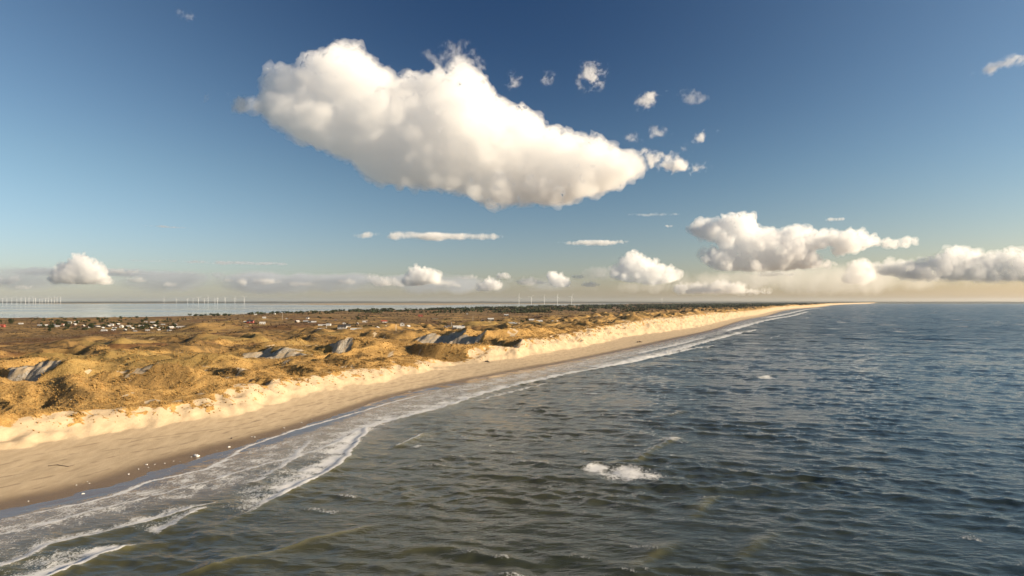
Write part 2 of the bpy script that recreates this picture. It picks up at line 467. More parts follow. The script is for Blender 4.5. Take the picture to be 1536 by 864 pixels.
def land_height(X, Y, full=False):
    s = shore_x(Y) - X
    sf = np.interp(Y, FOOT_Y, FOOT_S)
    zt = np.interp(Y, TOP_Y, TOP_Z) + 1.6 * noise2(Y / 37.0, X * 0 + 3.3, 11) + 0.6 * noise2(Y / 9.0, X * 0 + 1.3, 12)
    near = 1.0 - sstep(1500, 5000, Y)
    rag = 5.0 * fbm2(X / 24.0, Y / 24.0, 3, 21) + 2.2 * noise2(X / 5.0, Y / 5.0, 22) * near
    run = np.clip(zt * 1.45, 10, 38)
    e = (s + rag - sf) / run
    # beach: gentle slope with a berm and faint along-shore ridges
    b = np.clip(s / sf, -3, 1.6)
    beach = np.where(b < 0, 4.2 * b * 0.9, 1.7 * np.clip(b, 0, 1) + 1.9 * np.clip(b, 0, 1.25) ** 2.2)
    beach = beach + 0.10 * fbm2(X / 14.0, Y / 40.0, 3, 31) * sstep(0.05, 0.4, b) + 0.03 * noise2(s / 2.2, Y / 25.0, 33) * sstep(0.15, 0.5, b)
    beach = beach + 0.10 * fbm2(Y / 11.0, X * 0 + 7, 3, 35) * (1 - sstep(0.1, 0.35, b))
    # bluff: talus below, steep and gullied above
    ec = np.clip(e, 0, 1)
    prof = 0.72 * ec + 0.28 * sstep(0.0, 1.0, ec)
    gul = 0.75 * (np.abs(noise2(Y / 7.5 + 0.5 * noise2(X / 9, Y / 9, 43), X / 40.0, 41)) - 0.35) + 0.8 * noise2(X / 15.0, Y / 15.0, 44)
    gul = gul + 0.32 * (np.abs(noise2(Y / 2.6 + 0.3 * noise2(X / 3, Y / 3, 45), X / 7.0, 42)) - 0.3) + 0.16 * noise2(X / 1.7, Y / 1.7, 46)
    face = np.sin(np.pi * np.clip(e, 0, 1)) ** 0.8
    bluff = (zt - beach) * prof + 1.25 * gul * face * near * np.clip(zt / 14.0, 0.2, 1.3)
    # behind the edge: dune country, calmer towards the lagoon
    inl = np.clip(s - sf - run, 0, None)
    wx = X + 22 * fbm2(X / 90.0, Y / 90.0, 2, 51); wy = Y + 22 * fbm2(X / 90.0, Y / 90.0, 2, 52)
    rid = 1.0 - np.abs(noise2(wx / 92.0, wy / 74.0, 53)) * 2.1
    rid = np.clip(rid, -0.3, 1) ** 2 * np.sign(np.clip(rid, -0.3, 1))
    hum = 0.55 * fbm2(wx / 78.0, wy / 52.0, 4, 54) + 0.75 * (0.32 - np.abs(noise2(wx / 64.0, wy / 46.0, 59))) + 0.38 * (0.30 - np.abs(noise2(wx / 27.0, wy / 21.0, 60)))
    calm = 1.0 - 0.76 * sstep(300, 560, inl)
    calm = calm * (1.0 - 0.45 * sstep(2500, 7000, Y))
    fine = 0.75 * fbm2(X / 8.5, Y / 8.5, 3, 55) + 0.40 * np.abs(noise2(X / 2.3, Y / 2.3, 56)) * near
    base = 8.5 - 3.8 * sstep(150, 700, inl)
    base = base + (zt - base) * 0.75 * (1 - sstep(12, 75, inl)) * sstep(6.5, 9, zt)
    bigd = np.clip(noise2(X / 420.0 + 3.1, Y / 360.0, 57) + 0.1, 0, 1) * 10 * sstep(900, 2500, Y) * (1 - sstep(500, 900, inl))
    dunes = base + calm * (6.5 * rid + 9.5 * hum + 2.0 * noise2(wx / 17.0, wy / 14.0, 58)) * sstep(-4, 30, inl) + fine * np.clip(inl / 4.0, 0.5, 1) + bigd
    m = np.zeros_like(dunes)
    for mx, my, mz, ry, rx in MOUNDS:
        q = ((X - mx) / rx) ** 2 + ((Y - my) / ry) ** 2
        g = np.exp(-np.power(q, 0.8))
        m = np.maximum(m, g)
        dunes = dunes + g * np.clip(mz - base + 1.5, 0, 22) * 0.85
    gap = np.exp(-((Y - 512 - 0.25 * inl) / 17.0) ** 4) * (1 - sstep(45, 80, inl))
    dunes = dunes * (1 - gap) + gap * (3.8 + 0.02 * inl)
    k = sstep(0.70, 1.25, e)
    z = (beach + bluff) * (1 - k) + np.maximum(dunes, beach) * k
    bare = np.zeros_like(z)
    nA = noise2(X / 7.0, Y / 7.0, 61); nB = noise2(X / 7.0, Y / 7.0, 62); nC = noise2(X / 2.6, Y / 4.5, 63); nD = noise2(X / 1.0, Y / 1.6, 64)
    for i, (cx, cy, cz, r, kk) in enumerate(SCOOPS):
        dx_ = X - cx + 2.6 * nA; dy_ = Y - cy + 2.6 * nB
        d = np.hypot(dx_, dy_)
        op = sstep(-0.35, 0.55, (dx_ * 0.80 + dy_ * 0.60) / (d + 0.5))        # steep on the far right, open to the near left
        bowl = cz + kk * (0.22 + 0.78 * op) * np.clip(d - r, 0, None) + (0.9 * nC + 0.35 * nD) * sstep(0, 3, d - r * 0.8) + 0.012 * np.clip(d, 0, r) ** 2 * 0.6
        cut = z - bowl
        if i in BARE: bare = np.maximum(bare, sstep(-0.1, 0.7, cut) * np.maximum(sstep(0.25, 0.6, op), sstep(r * 1.2, r * 0.7, d)))
        z = np.where(cut > 0, bowl + 0.12 * cut, z)
    # down into the lagoon
    dl = X - lagoon_x(Y)
    low = sstep(0, 420, dl + 60 * fbm2(X / 300.0, Y / 300.0, 3, 71))
    z = np.where(s > sf + run, z * low + (1 - low) * np.clip(0.25 + dl / 90.0, -1.5, 1.0), z)
    if not full: return z
    return z, s, sf, e, inl, bare, dl, gul * face, rid

def terrain_attrs(X, Y, z, s, sf, e, inl, bare, dl, gul, rid, slope):
    n1 = fbm2(X / 5.0, Y / 5.0, 4, 81); n2 = fbm2(X / 26.0, Y / 26.0, 4, 82); n3 = fbm2(X / 130.0, Y / 110.0, 4, 83)
    n4 = fbm2(X / 1.6, Y / 1.6, 2, 84)
    face = 1 - sstep(0.66, 0.98, e + 0.24 * n1 + 0.30 * n2 - 0.04)            # bare below the ragged turf edge
    clump = sstep(0.30, 0.5, n1 * 0.75 + n4 * 0.40 + 0.45 * e - 0.16) * sstep(0.15, 0.45, e)
    sand = face * (1 - 0.85 * clump * (e < 1.0))
    blow = sstep(0.50, 0.62, n2 * 0.65 + n1 * 0.35 + 0.12 * (1 - sstep(20, 160, inl))) * (e > 1) * 0.8
    sand = np.clip(np.maximum(np.maximum(sand, bare), blow), 0, 1)
    shore = sstep(1.1, 0.55, z) * (inl > 100)
    sand = np.maximum(sand, 0.75 * shore * (dl < 160))
    wet = 1 - sstep(0.10, 0.30, s / sf + 0.02 * n2)
    heath = sstep(-0.10, 0.35, n3 + 0.5 * n2 + 0.55 * sstep(120, 520, inl) - 0.35 * sstep(0.1, 0.7, rid))
    heath = np.clip(heath * sstep(40, 300, inl) + 0.5 * sstep(0.10, 0.45, fbm2(X / 19.0, Y / 15.0, 4, 87) - 0.25 * rid) * sstep(4, 25, inl) + 0.9 * sstep(1500, 4200, Y) * sstep(40, 240, inl), 0, 1)
    red = sstep(0.05, 0.35, fbm2(X / 170.0, Y / 120.0, 3, 85) + 0.15 * n2) * sstep(90, 300, inl)
    green = sstep(0.12, 0.40, fbm2(X / 210.0, Y / 150.0, 3, 86) + 0.1 * n2) * sstep(15, 120, inl)
    q = s / sf
    wrack = sum(np.exp(-((s - c * sf + 3.0 * fbm2(X / 30.0, Y / 30.0, 3, 90 + i)) / w) ** 2) * sstep(-0.25, 0.3, fbm2(X / 5.0, Y / 5.0, 3, 95 + i)) for i, (c, w) in enumerate(((0.27, 0.35), (0.42, 0.5), (0.60, 0.4), (0.66, 0.3), (0.80, 0.5))))
    wrack = np.clip(wrack, 0, 1) * (q > 0.2) * (e < 0.2)
    frost = np.clip(bare * sstep(-0.25, 0.25, n1 + n4 * 0.6 + 0.1), 0, 1)
    return dict(sand=sand, wet=wet * (e < 0.5), heath=heath, red=red, green=green, frost=frost, wrack=wrack)

def geo(a, first, ratio, end):
    out = [a]; st = first
    while out[-1] < end:
        out.append(out[-1] + st); st *= ratio
    return out

# land sheet: rows across the view, columns measured inland from the water's edge
rows = [70.0]
while rows[-1] < 34000: rows.append(rows[-1] + max(0.62, 0.0042 * rows[-1]))
rows = np.array(rows)
cols = np.array(list(np.arange(-45, -5, 2.0)) + list(np.arange(-5, 150, 0.62)) + geo(150, 0.66, 1.012, 9000)[0:])
cols = cols[cols < 9000]
YY, SS = np.meshgrid(rows, cols, indexing='ij')
XX = shore_x(YY) - SS
ZZ, s_, sf_, e_, inl_, bare_, dl_, gul_, rid_ = land_height(XX, YY, True)
slope_ = np.hypot(np.gradient(ZZ, axis=0) / np.gradient(YY, axis=0), np.gradient(ZZ, axis=1) / np.gradient(SS, axis=1))
AT = terrain_attrs(XX, YY, ZZ, s_, sf_, e_, inl_, bare_, dl_, gul_, rid_, slope_)

t = NT('dune_ground')
p = t.pos()
nf = t.noise(1.3, 4.0, p, 0.65); nm = t.noise(0.16, 4.0, p, 0.6); nc = t.noise(4.0, 3.0, p, 0.6)
streak = t.noise(0.5, 3.0, p, 0.6, sx=(1.0, 0.22, 1.0, R(25)))
sandc = t.mix(t.ramp(streak, 0.3, 0.7), (0.40, 0.305, 0.195), (0.49, 0.38, 0.25))
sandc = t.mix(t.ramp(nc, 0.35, 0.7, 0.0, 0.35), sandc, (0.33, 0.25, 0.155))
sandc = t.mix(t.math('MULTIPLY', t.attr('wrack'), 0.8), sandc, (0.17, 0.12, 0.075))
wetc = t.mix(nm, (0.13, 0.088, 0.05), (0.19, 0.13, 0.075))
sandc = t.mix(t.attr('wet'), sandc, wetc)
sandc = t.mix(t.attr('frost'), sandc, t.mix(t.ramp(t.math('ADD', t.math('MULTIPLY', nf, 0.6), t.math('MULTIPLY', nc, 0.4)), 0.40, 0.62), (0.16, 0.125, 0.08), (0.50, 0.46, 0.40)))
grass = t.mix(t.ramp(nm, 0.3, 0.7), (0.19, 0.100, 0.028), (0.41, 0.235, 0.070))
grass = t.mix(t.ramp(nf, 0.30, 0.70, 0.0, 0.75), grass, (0.46, 0.30, 0.11))
grass = t.mix(t.ramp(nc, 0.50, 0.68, 0.0, 0.6), grass, (0.11, 0.062, 0.022))
grass = t.mix(t.math('MULTIPLY', t.attr('green'), 0.42), grass, t.mix(nf, (0.10, 0.085, 0.025), (0.20, 0.165, 0.055)))
heath = t.mix(t.ramp(nm, 0.38, 0.62), (0.060, 0.040, 0.018), (0.22, 0.130, 0.046))
heath = t.mix(t.ramp(nf, 0.45, 0.75, 0, 0.6), heath, (0.20, 0.125, 0.045))
heath = t.mix(t.math('MULTIPLY', t.attr('red'), 0.5), heath, t.mix(nf, (0.075, 0.028, 0.013), (0.16, 0.058, 0.024)))
veg = t.mix(t.attr('heath'), grass, heath)
edge = t.ramp(t.math('ADD', t.attr('sand'), t.math('MULTIPLY', t.math('SUBTRACT', nf, 0.5), 0.55)), 0.38, 0.58)
colr = t.mix(edge, veg, sandc)
rough = t.math('SUBTRACT', 0.95, t.math('MULTIPLY', t.attr('wet'), 0.6))
hgt = t.math('ADD', t.math('MULTIPLY', nf, t.math('SUBTRACT', 1.0, t.math('MULTIPLY', edge, 0.72))), t.math('MULTIPLY', nc, 0.25))
t.set(Base_Color=colr, Roughness=rough, Normal=t.bump(hgt, 0.7, 0.55))
t.bsdf.inputs['Specular IOR Level'].default_value = 0.25
ground_mat = t.m
land = mesh_np('ground', np.stack([XX.ravel(), YY.ravel(), ZZ.ravel()], 1), grid_faces(*XX.shape)[:, ::-1], ground_mat, attrs={k: v.ravel() for k, v in AT.items()})
tag(land, kind='structure')

# ------------------------------------------------------------------ the sea: wind waves, surf and foam
LINES = [  # traced foam crests: points, crest half width, foam trail towards the shore, wave height, foam strength
    ([(-60, 905), (81, 863), (151, 834), (218, 813)], 0.8, 7.0, 0.5, 1.0),
    ([(225, 812), (288, 806), (327, 789), (387, 764), (405, 750), (450, 729), (512, 695), (536, 664), (552, 643), (593, 630), (660, 613), (695, 602), (765, 581), (815, 570), (864, 559), (923, 549), (986, 536), (1050, 522), (1087, 516)], 0.9, 9.0, 0.5, 1.0),
    ([(-70, 880), (18, 845), (70, 820), (141, 803), (225, 782), (299, 760), (350, 749)], 0.55, 5.0, 0.35, 0.85),
    ([(232, 803), (281, 775), (318, 760)], 0.4, 4.0, 0.3, 0.8),
    ([(-60, 823), (0, 803), (70, 789), (123, 771), (211, 750), (267, 734), (352, 711), (440, 687), (470, 655)], 0.45, 3.6, 0.22, 0.75),
    ([(357, 733), (405, 711), (457, 683), (512, 661), (545, 640)], 0.45, 4.0, 0.25, 0.8),
    ([(-40, 795), (0, 780), (141, 752), (225, 722), (310, 704), (335, 692), (373, 669), (440, 646), (512, 626), (590, 603), (655, 588)], 0.42, 1.2, 0.0, 0.95),
    ([(590, 672), (615, 661), (645, 648)], 0.6, 0.8, 0.55, 0.72),
    ([(710, 603), (740, 596), (775, 587), (830, 574)], 0.6, 4.0, 0.35, 0.85),
    ([(874, 556), (930, 545), (1000, 530), (1053, 515), (1110, 500), (1140, 494)], 2.0, 12.0, 0.6, 1.0),
    ([(955, 531), (1010, 519), (1060, 506)], 1.5, 10.0, 0.4, 0.9),
    ([(1075, 500), (1120, 489), (1165, 478), (1215, 467)], 3.6, 18.0, 0.5, 0.95),
    ([(1140, 478), (1200, 467), (1240, 461.5)], 4.5, 24.0, 0.4, 0.9),
    ([(264, 863), (352, 841), (422, 824), (512, 799), (560, 785)], 0.9, 0.4, 0.45, 0.34),
    ([(1020, 528), (1060, 520)], 1.0, 1.5, 0.3, 0.4),
    ([(1150, 508), (1172, 504)], 1.3, 1.2, 0.5, 0.7),
    ([(1128, 498), (1150, 495)], 1.3, 1.2, 0.4, 0.6),
]
BREAKERS = [  # crests out on the bar: line, height, sandy tint with backlit sun glow painted in, foam on the crest
    ([(872, 700), (905, 694), (955, 690), (985, 672), (1024, 653)], 0.55, 0.30, 0.34),
    ([(1035, 778), (1060, 752), (1082, 742)], 0.45, 0.24, 0.0),
    ([(950, 852), (985, 830), (1020, 812)], 0.4, 0.2, 0.0),
    ([(1105, 838), (1137, 814), (1165, 798)], 0.45, 0.2, 0.1),
    ([(590, 830), (640, 822), (690, 822)], 0.3, 0.12, 0.0),
    ([(1120, 569), (1147, 566), (1170, 563)], 0.8, 0.3, 0.5),
    ([(985, 627), (1010, 622), (1030, 617)], 0.5, 0.2, 0.3),
]
PATCHES = [(942, 710, 66, 13, 0.72), (895, 702, 26, 7, 0.8), (1150, 567, 22, 3, 0.62), (1008, 659, 20, 5, 0.55), (1005, 622, 28, 5, 0.45), (1130, 490, 14, 2, 0.5)]

rows = [75.0]
while rows[-1] < 42000: rows.append(rows[-1] + max(0.5, 0.0044 * rows[-1]))
rows = np.array(rows)
tcol = np.array(list(np.arange(-7, 330, 0.62)) + [x for x in geo(330, 0.66, 1.017, 38000)])
SY, ST = np.meshgrid(rows, tcol, indexing='ij')
SX = shore_x(SY) + ST
s_sea = -ST
dY = np.maximum(0.5, 0.0044 * SY)
dX = np.gradient(ST, axis=1)
cell = np.maximum(dY, dX)
r2 = np.random.default_rng(3)
gx = np.zeros_like(SX); gy = np.zeros_like(SX); gz = np.zeros_like(SX)
depthf = sstep(-2, 70, ST)                       # waves die out on the sand
grp = 0.75 + 0.55 * fbm2(SX / 55.0, SY / 40.0, 2, 91)
PHN = [noise2(SX / q, SY / q, 100 + int(q)) for q in (28.0, 45.0, 70.0)]
for i in range(66):
    lam = 2.4 * (24.0 / 2.4) ** (r2.random() ** 1.2)
    th = R(-108) + r2.normal() * R(30 if lam < 14 else 20)      # travelling towards the viewer and the beach
    a = 0.0051 * lam ** 0.93 * (0.6 + 0.8 * r2.random())
    if lam > 18: a *= 0.8
    k = 2 * math.pi / lam
    kx, ky = k * math.cos(th), k * math.sin(th)
    ph = kx * SX + ky * SY + r2.random() * 6.283 + 1.1 * PHN[i % 3] * (1 + i % 2)
    w = a * sstep(1.5, 3.0, lam / cell) * (depthf if lam < 16 else depthf ** 1.6) * grp
    gz += w * np.cos(ph)
    gx -= 0.9 * w * math.cos(th) * np.sin(ph); gy -= 0.9 * w * math.sin(th) * np.sin(ph)
far_k = sstep(300, 900, SY)
for i in range(22):                              # the longer seas that show offshore
    lam = 14.0 * (110.0 / 14.0) ** r2.random()
    th = R(-108) + r2.normal() * R(26)
    k = 2 * math.pi / lam; a = 0.0036 * lam ** 0.95
    ph = k * math.cos(th) * SX + k * math.sin(th) * SY + r2.random() * 6.283 + 1.1 * PHN[i % 3]
    gz += a * far_k * depthf * sstep(1.5, 3.0, lam / cell) * np.cos(ph) * grp
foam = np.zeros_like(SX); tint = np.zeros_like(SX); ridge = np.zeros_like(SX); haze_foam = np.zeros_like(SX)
wig = 1.1 * fbm2(SX / 9.0, SY / 9.0, 3, 201) + 0.35 * noise2(SX / 1.7, SY / 1.7, 202)
lace = 0.5 + 0.5 * fbm2(SX / 7.0, SY / 7.0, 3, 203)
for pts, wd, tr, hh, st in LINES:
    wl_ = world_line(pts)
    sl = shore_x(wl_[:, 1]) - wl_[:, 0]
    y0, y1 = wl_[0, 1], wl_[-1, 1]
    f = sstep(y0 - 1, y0 + 0.06 * (y1 - y0) + 2, SY) * (1 - sstep(y1 - 0.08 * (y1 - y0) - 2, y1 + 1, SY))
    d = s_sea - np.interp(SY, wl_[:, 1], sl) + wig * min(1.0, 0.35 + wd * 0.6)
    crest = np.exp(-(d / wd) ** 2)
    trail = np.where(d > 0, np.exp(-d / (tr * 1.7)), 0.0)
    foam = np.maximum(foam, f * st * np.maximum(crest, 0.85 * trail * (0.6 + 0.8 * lace)))
    ridge = ridge + f * hh * np.where(d > 0, np.exp(-(d / (0.9 + hh)) ** 2), np.exp(-(d / (3.0 + 2 * hh)) ** 2))
    tint = np.maximum(tint, f * np.where(d < 0, np.exp(-(d / (0.8 + 1.6 * hh)) ** 2), 0) * min(0.7, hh * 1.1))  # sunlit yellow painted onto the seaward backs of the crests
near_surf = SY < 2600
for pts, hh, tn, fo in BREAKERS:
    wl_ = np.array([ground(*p) for p in pts])
    P = np.stack([SX[near_surf], SY[near_surf]], 1)
    box = (P[:, 0] > wl_[:, 0].min() - 30) & (P[:, 0] < wl_[:, 0].max() + 30) & (P[:, 1] > wl_[:, 1].min() - 30) & (P[:, 1] < wl_[:, 1].max() + 30)
    idx = np.flatnonzero(near_surf.ravel())[box]
    if len(idx) == 0: continue
    q = P[box]; d = seg_dist(q, wl_)
    L = np.hypot(*(wl_[-1] - wl_[0])); mid = (wl_[0] + wl_[-1]) / 2
    u = (wl_[-1] - wl_[0]) / L
    al = np.abs((q - mid) @ u) / (L / 2)
    f = 1 - sstep(0.55, 1.25, al)
    side = np.sign((q - mid) @ np.array([-u[1], u[0]]))
    rr = np.where(side > 0, 2.8, 1.7) * (0.7 + hh * 0.4)
    g = np.exp(-(d / rr) ** 2) * f
    ridge.ravel()[idx] += hh * g
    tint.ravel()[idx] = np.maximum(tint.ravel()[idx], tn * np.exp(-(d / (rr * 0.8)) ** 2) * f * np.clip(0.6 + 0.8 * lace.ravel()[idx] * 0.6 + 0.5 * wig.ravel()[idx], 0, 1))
    foam.ravel()[idx] = np.maximum(foam.ravel()[idx], fo * np.exp(-(d / 0.5) ** 2) * f)
for px, py, rx, ry, st in PATCHES:
    cx, cy = ground(px, py)
    x1, _ = ground(px + rx, py); _, ya = ground(px, py - ry); _, yb = ground(px, py + ry)
    RX, RY = abs(x1 - cx), abs(ya - yb) / 2
    q = ((SX - cx) / RX) ** 2 + ((SY - cy) / RY) ** 2
    foam = np.maximum(foam, st * np.exp(-q ** 1.4) * (0.6 + 0.6 * lace))
surf = sstep(2, 12, ST) * (1 - sstep(26, 46, ST - 6 * fbm2(SX / 30, SY / 30, 2, 204))) * (1 - 0.6 * sstep(900, 3500, SY))
foam = np.maximum(foam, surf * np.clip(0.27 + 0.32 * lace, 0.12, 0.58))
swash = (1 - sstep(5, 17, ST + wig * 1.5))
sea_far = sstep(400, 4000, SY)
foam = np.maximum(foam, 0.30 * swash * (0.4 + 0.6 * lace))
cap = sstep(0.55, 0.9, gz / (0.42 * grp + 1e-3)) * depthf * (0.25 + 0.3 * fbm2(SX / 60, SY / 60, 2, 205))
foam = np.clip(np.maximum(foam, cap), 0, 1.2)
SZ = gz + ridge * (0.75 + 0.5 * lace) + 0.10 * np.clip(foam - 0.5, 0, 1) * noise2(SX / 0.9, SY / 0.9, 206)
SZ = SZ + 0.03 * fbm2(SX / 3.0, SY / 5.0, 2, 207) * (1 - depthf)
shallow = np.exp(-np.clip(ST, 0, None) / 85.0) * 0.8 + 0.2 * np.exp(-((ST - 140) / 75.0) ** 2) * (0.7 + 0.3 * fbm2(SX / 50, SY / 50, 2, 208))
t = NT('sea_water')
p = t.pos()
sh = t.attr('shallow')
deep = t.mix(t.noise(0.02, 3.0, p), (0.009, 0.019, 0.017), (0.016, 0.027, 0.022))
wcol = t.mix(sh, deep, (0.115, 0.098, 0.038))
wcol = t.mix(t.attr('tint'), wcol, (0.24, 0.21, 0.085))  # sandy crest water, with the sun's glow through it painted into the colour
wcol = t.mix(t.math('MULTIPLY', t.attr('surf'), 0.75), wcol, (0.17, 0.155, 0.135))
wcol = t.mix(t.attr('swash'), wcol, (0.16, 0.125, 0.095))
fl = t.noise(2.7, 4.0, p, 0.70, sx=(1.0, 0.75, 1.0, R(20)), dist=0.6)
fl2 = t.noise(0.75, 3.0, p, 0.6, sx=(1.0, 0.6, 1.0, R(20)), dist=0.8)
fm = t.attr('foam')
fth = t.math('ADD', t.math('MULTIPLY', fl, 0.62), t.math('MULTIPLY', fl2, 0.38))
fk = t.ramp(t.math('SUBTRACT', fm, t.math('MULTIPLY', t.math('SUBTRACT', fth, 0.22), 1.55)), -0.06, 0.22)
fk = t.math('MULTIPLY', fk, t.ramp(fm, 0.02, 0.25))
foamc = t.mix(fl, (0.46, 0.46, 0.46), (0.80, 0.79, 0.77))
colr = t.mix(fk, wcol, foamc)
b1 = t.noise(0.75, 4.0, p, 0.62, sx=(0.45, 1.0, 1.0, R(14)), dist=0.35)
b2 = t.noise(0.20, 2.0, p, 0.5, sx=(0.5, 1.0, 1.0, R(-12)), dist=0.3)
b3 = t.noise(2.6, 3.0, p, 0.6, sx=(0.6, 1.0, 1.0, R(20)))
calm = t.math('SUBTRACT', 1.0, t.math('MULTIPLY', t.attr('swash'), 0.93))
hh = t.math('ADD', t.math('MULTIPLY', b1, 0.62), t.math('ADD', t.math('MULTIPLY', b2, 0.9), t.math('MULTIPLY', b3, 0.06)))
hh = t.math('ADD', t.math('MULTIPLY', hh, calm), t.math('MULTIPLY', t.math('MULTIPLY', fk, fl), 0.22))
fw = t.attr('open_sea')
b4 = t.noise(0.055, 3.0, p, 0.6, sx=(0.6, 1.0, 1.0, R(10)), dist=0.3)
hh = t.math('ADD', hh, t.math('MULTIPLY', t.math('MULTIPLY', fw, b4), 15.0))
t.set(Base_Color=colr, Roughness=t.math('ADD', t.math('MULTIPLY_ADD', fw, 0.18, 0.06), t.math('MULTIPLY', fk, 0.8)), Normal=t.bump(hh, 0.33, 1.0))
t.bsdf.inputs['IOR'].default_value = 1.42
sea_mat = t.m
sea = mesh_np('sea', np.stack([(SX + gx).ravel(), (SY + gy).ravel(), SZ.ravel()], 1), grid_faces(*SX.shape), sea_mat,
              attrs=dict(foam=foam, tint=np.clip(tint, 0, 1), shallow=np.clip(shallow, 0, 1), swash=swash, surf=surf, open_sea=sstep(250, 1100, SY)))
tag(sea, kind='structure')
# ------------------------------------------------------------------ the lagoon and its far shore
def hmap(x, y, step=4.0):
    """ground height at points"""
    return land_height(np.atleast_1d(np.asarray(x, float)), np.atleast_1d(np.asarray(y, float)))

t = NT('lagoon_water')
p = t.pos()
b = t.noise(0.035, 3.0, p, 0.55, sx=(0.35, 1.0, 1.0))
band = t.noise(0.0011, 3.0, p, 0.5, sx=(0.25, 1.0, 1.0))
t.set(Base_Color=t.mix(band, (0.19, 0.235, 0.265), (0.28, 0.325, 0.355)), Roughness=t.ramp(band, 0.4, 0.65, 0.04, 0.16), Normal=t.bump(b, 0.05, 0.5))
t.bsdf.inputs['IOR'].default_value = 1.333
ly = np.array([700, 1500, 2000, 2600, 4000, 7000, 12000, 18000, 26000, 30000.0])
LX = np.stack([np.concatenate([[-42000, -20000, -8000], np.linspace(-5000, shore_x(y_) - 130.0, 8)]) for y_ in ly])   # ends under the dunes
LY = np.repeat(ly[:, None], LX.shape[1], 1)
lagoon = mesh_np('lagoon', np.stack([LX.ravel(), LY.ravel(), np.full(LX.size, 0.02)], 1), grid_faces(*LX.shape), t.m, smooth=False)
tag(lagoon, kind='structure')

t = NT('far_land')
p = t.pos()
n = t.noise(0.004, 4.0, p, 0.6, sx=(0.5, 1.0, 1.0)); n2 = t.noise(0.02, 3.0, p, 0.6)
t.set(Base_Color=t.mix(t.ramp(n, 0.35, 0.65), (0.035, 0.042, 0.030), t.mix(n2, (0.06, 0.055, 0.032), (0.12, 0.10, 0.055))), Roughness=0.95)
fx = np.linspace(-40000, 14000, 1100); fy = np.array([17200, 17300, 17500, 17900, 18400, 19000, 20000, 22000, 26000, 30000.0])
FX, FY0 = np.meshgrid(fx, fy)
FYs = FY0 + 500 * fbm2(FX / 4000.0, FX * 0 + 1.0, 3, 301) + 1800 * sstep(-10000, -16000, FX) - 2600 * sstep(-2000, 2500, FX)
q = (FY0 - 17200)
hh = np.interp(q, [0, 100, 300, 700, 1200, 1800, 2800, 12000], [-1, 2, 7, 13, 22, 30, 38, 44])
FZ = hh * (0.75 + 0.5 * fbm2(FX / 2500.0, FY0 / 2500.0, 3, 302)) + 9.0 * np.clip(fbm2(FX / 160.0, FY0 / 900.0, 3, 303) + 0.1, 0, 1) * sstep(100, 900, q) + 0.0
FZ[0] = -1
far = mesh_np('far_shore', np.stack([FX.ravel(), FYs.ravel(), FZ.ravel()], 1), grid_faces(*FX.shape), t.m)
tag(far, kind='structure')

# flat reed and sand spits in the lagoon
t = NT('marsh_reed')
n = t.noise(0.01, 3.0, t.pos(), 0.6, sx=(0.4, 1, 1))
t.set(Base_Color=t.mix(n, (0.26, 0.17, 0.08), (0.42, 0.29, 0.14)), Roughness=0.95)
def marsh(name, px0, px1, py, dpy, seed, top=1.2):
    (x0, y), (x1, _) = ground(px0, py), ground(px1, py)
    y1 = ground(px0, py + dpy)[1]
    cx, cy, rx, ry = (x0 + x1) / 2, (y + y1) / 2, (x1 - x0) / 2, abs(y - y1) / 2
    ang = np.linspace(0, 2 * math.pi, 120, endpoint=False)
    wob = 1 + 0.35 * fbm2(np.cos(ang) * 3 + seed, np.sin(ang) * 3, 3, 310 + seed)
    v = [[cx, cy, top]]
    for f, z in ((0.6, top), (0.9, top * 0.8), (1.0, -0.4)):
        for a, w in zip(ang, wob): v.append([cx + rx * f * w * math.cos(a), cy + ry * f * w * math.sin(a), z])
    n_ = 120; fs3 = np.array([[0, 1 + i, 1 + (i + 1) % n_] for i in range(n_)])
    fs4 = np.array([[1 + r * n_ + i, 1 + (r + 1) * n_ + i, 1 + (r + 1) * n_ + (i + 1) % n_, 1 + r * n_ + (i + 1) % n_] for r in range(2) for i in range(n_)])
    tag(mesh_np(name, np.array(v), [fs3, fs4], t.m), kind='structure')
marsh('marsh_spit', 170, 330, 454.75, 0.9, 1)
marsh('marsh_spit', 480, 770, 455.0, 2.3, 2, 1.6)
marsh('marsh_spit', 620, 900, 455.3, 0.8, 3)
marsh('marsh_spit', 452, 463, 455.6, 1.0, 4)

# ------------------------------------------------------------------ the air between: thin sea haze over the whole place
def haze_box():
    v = [(x, y, z) for z in (-24.0, 215.0) for x, y in ((-46000, -900), (66000, -900), (66000, 46000), (-46000, 46000))]
    m = bpy.data.materials.new('sea_air'); m.use_nodes = True
    n = m.node_tree.nodes; n.clear()
    out = n.new('ShaderNodeOutputMaterial'); pv = n.new('ShaderNodeVolumePrincipled')
    pv.inputs['Color'].default_value = (0.80, 0.90, 1.0, 1); pv.inputs['Density'].default_value = HAZE; pv.inputs['Anisotropy'].default_value = 0.3
    m.node_tree.links.new(pv.outputs[0], out.inputs['Volume']); m.cycles.homogeneous_volume = True
    o = mesh_np('haze', np.array(v, float), np.array([[3, 2, 1, 0], [4, 5, 6, 7], [0, 1, 5, 4], [1, 2, 6, 5], [2, 3, 7, 6], [3, 0, 4, 7]]), m, smooth=False)
    tag(o, kind='stuff')
HAZE = 0.9e-5
haze_box()
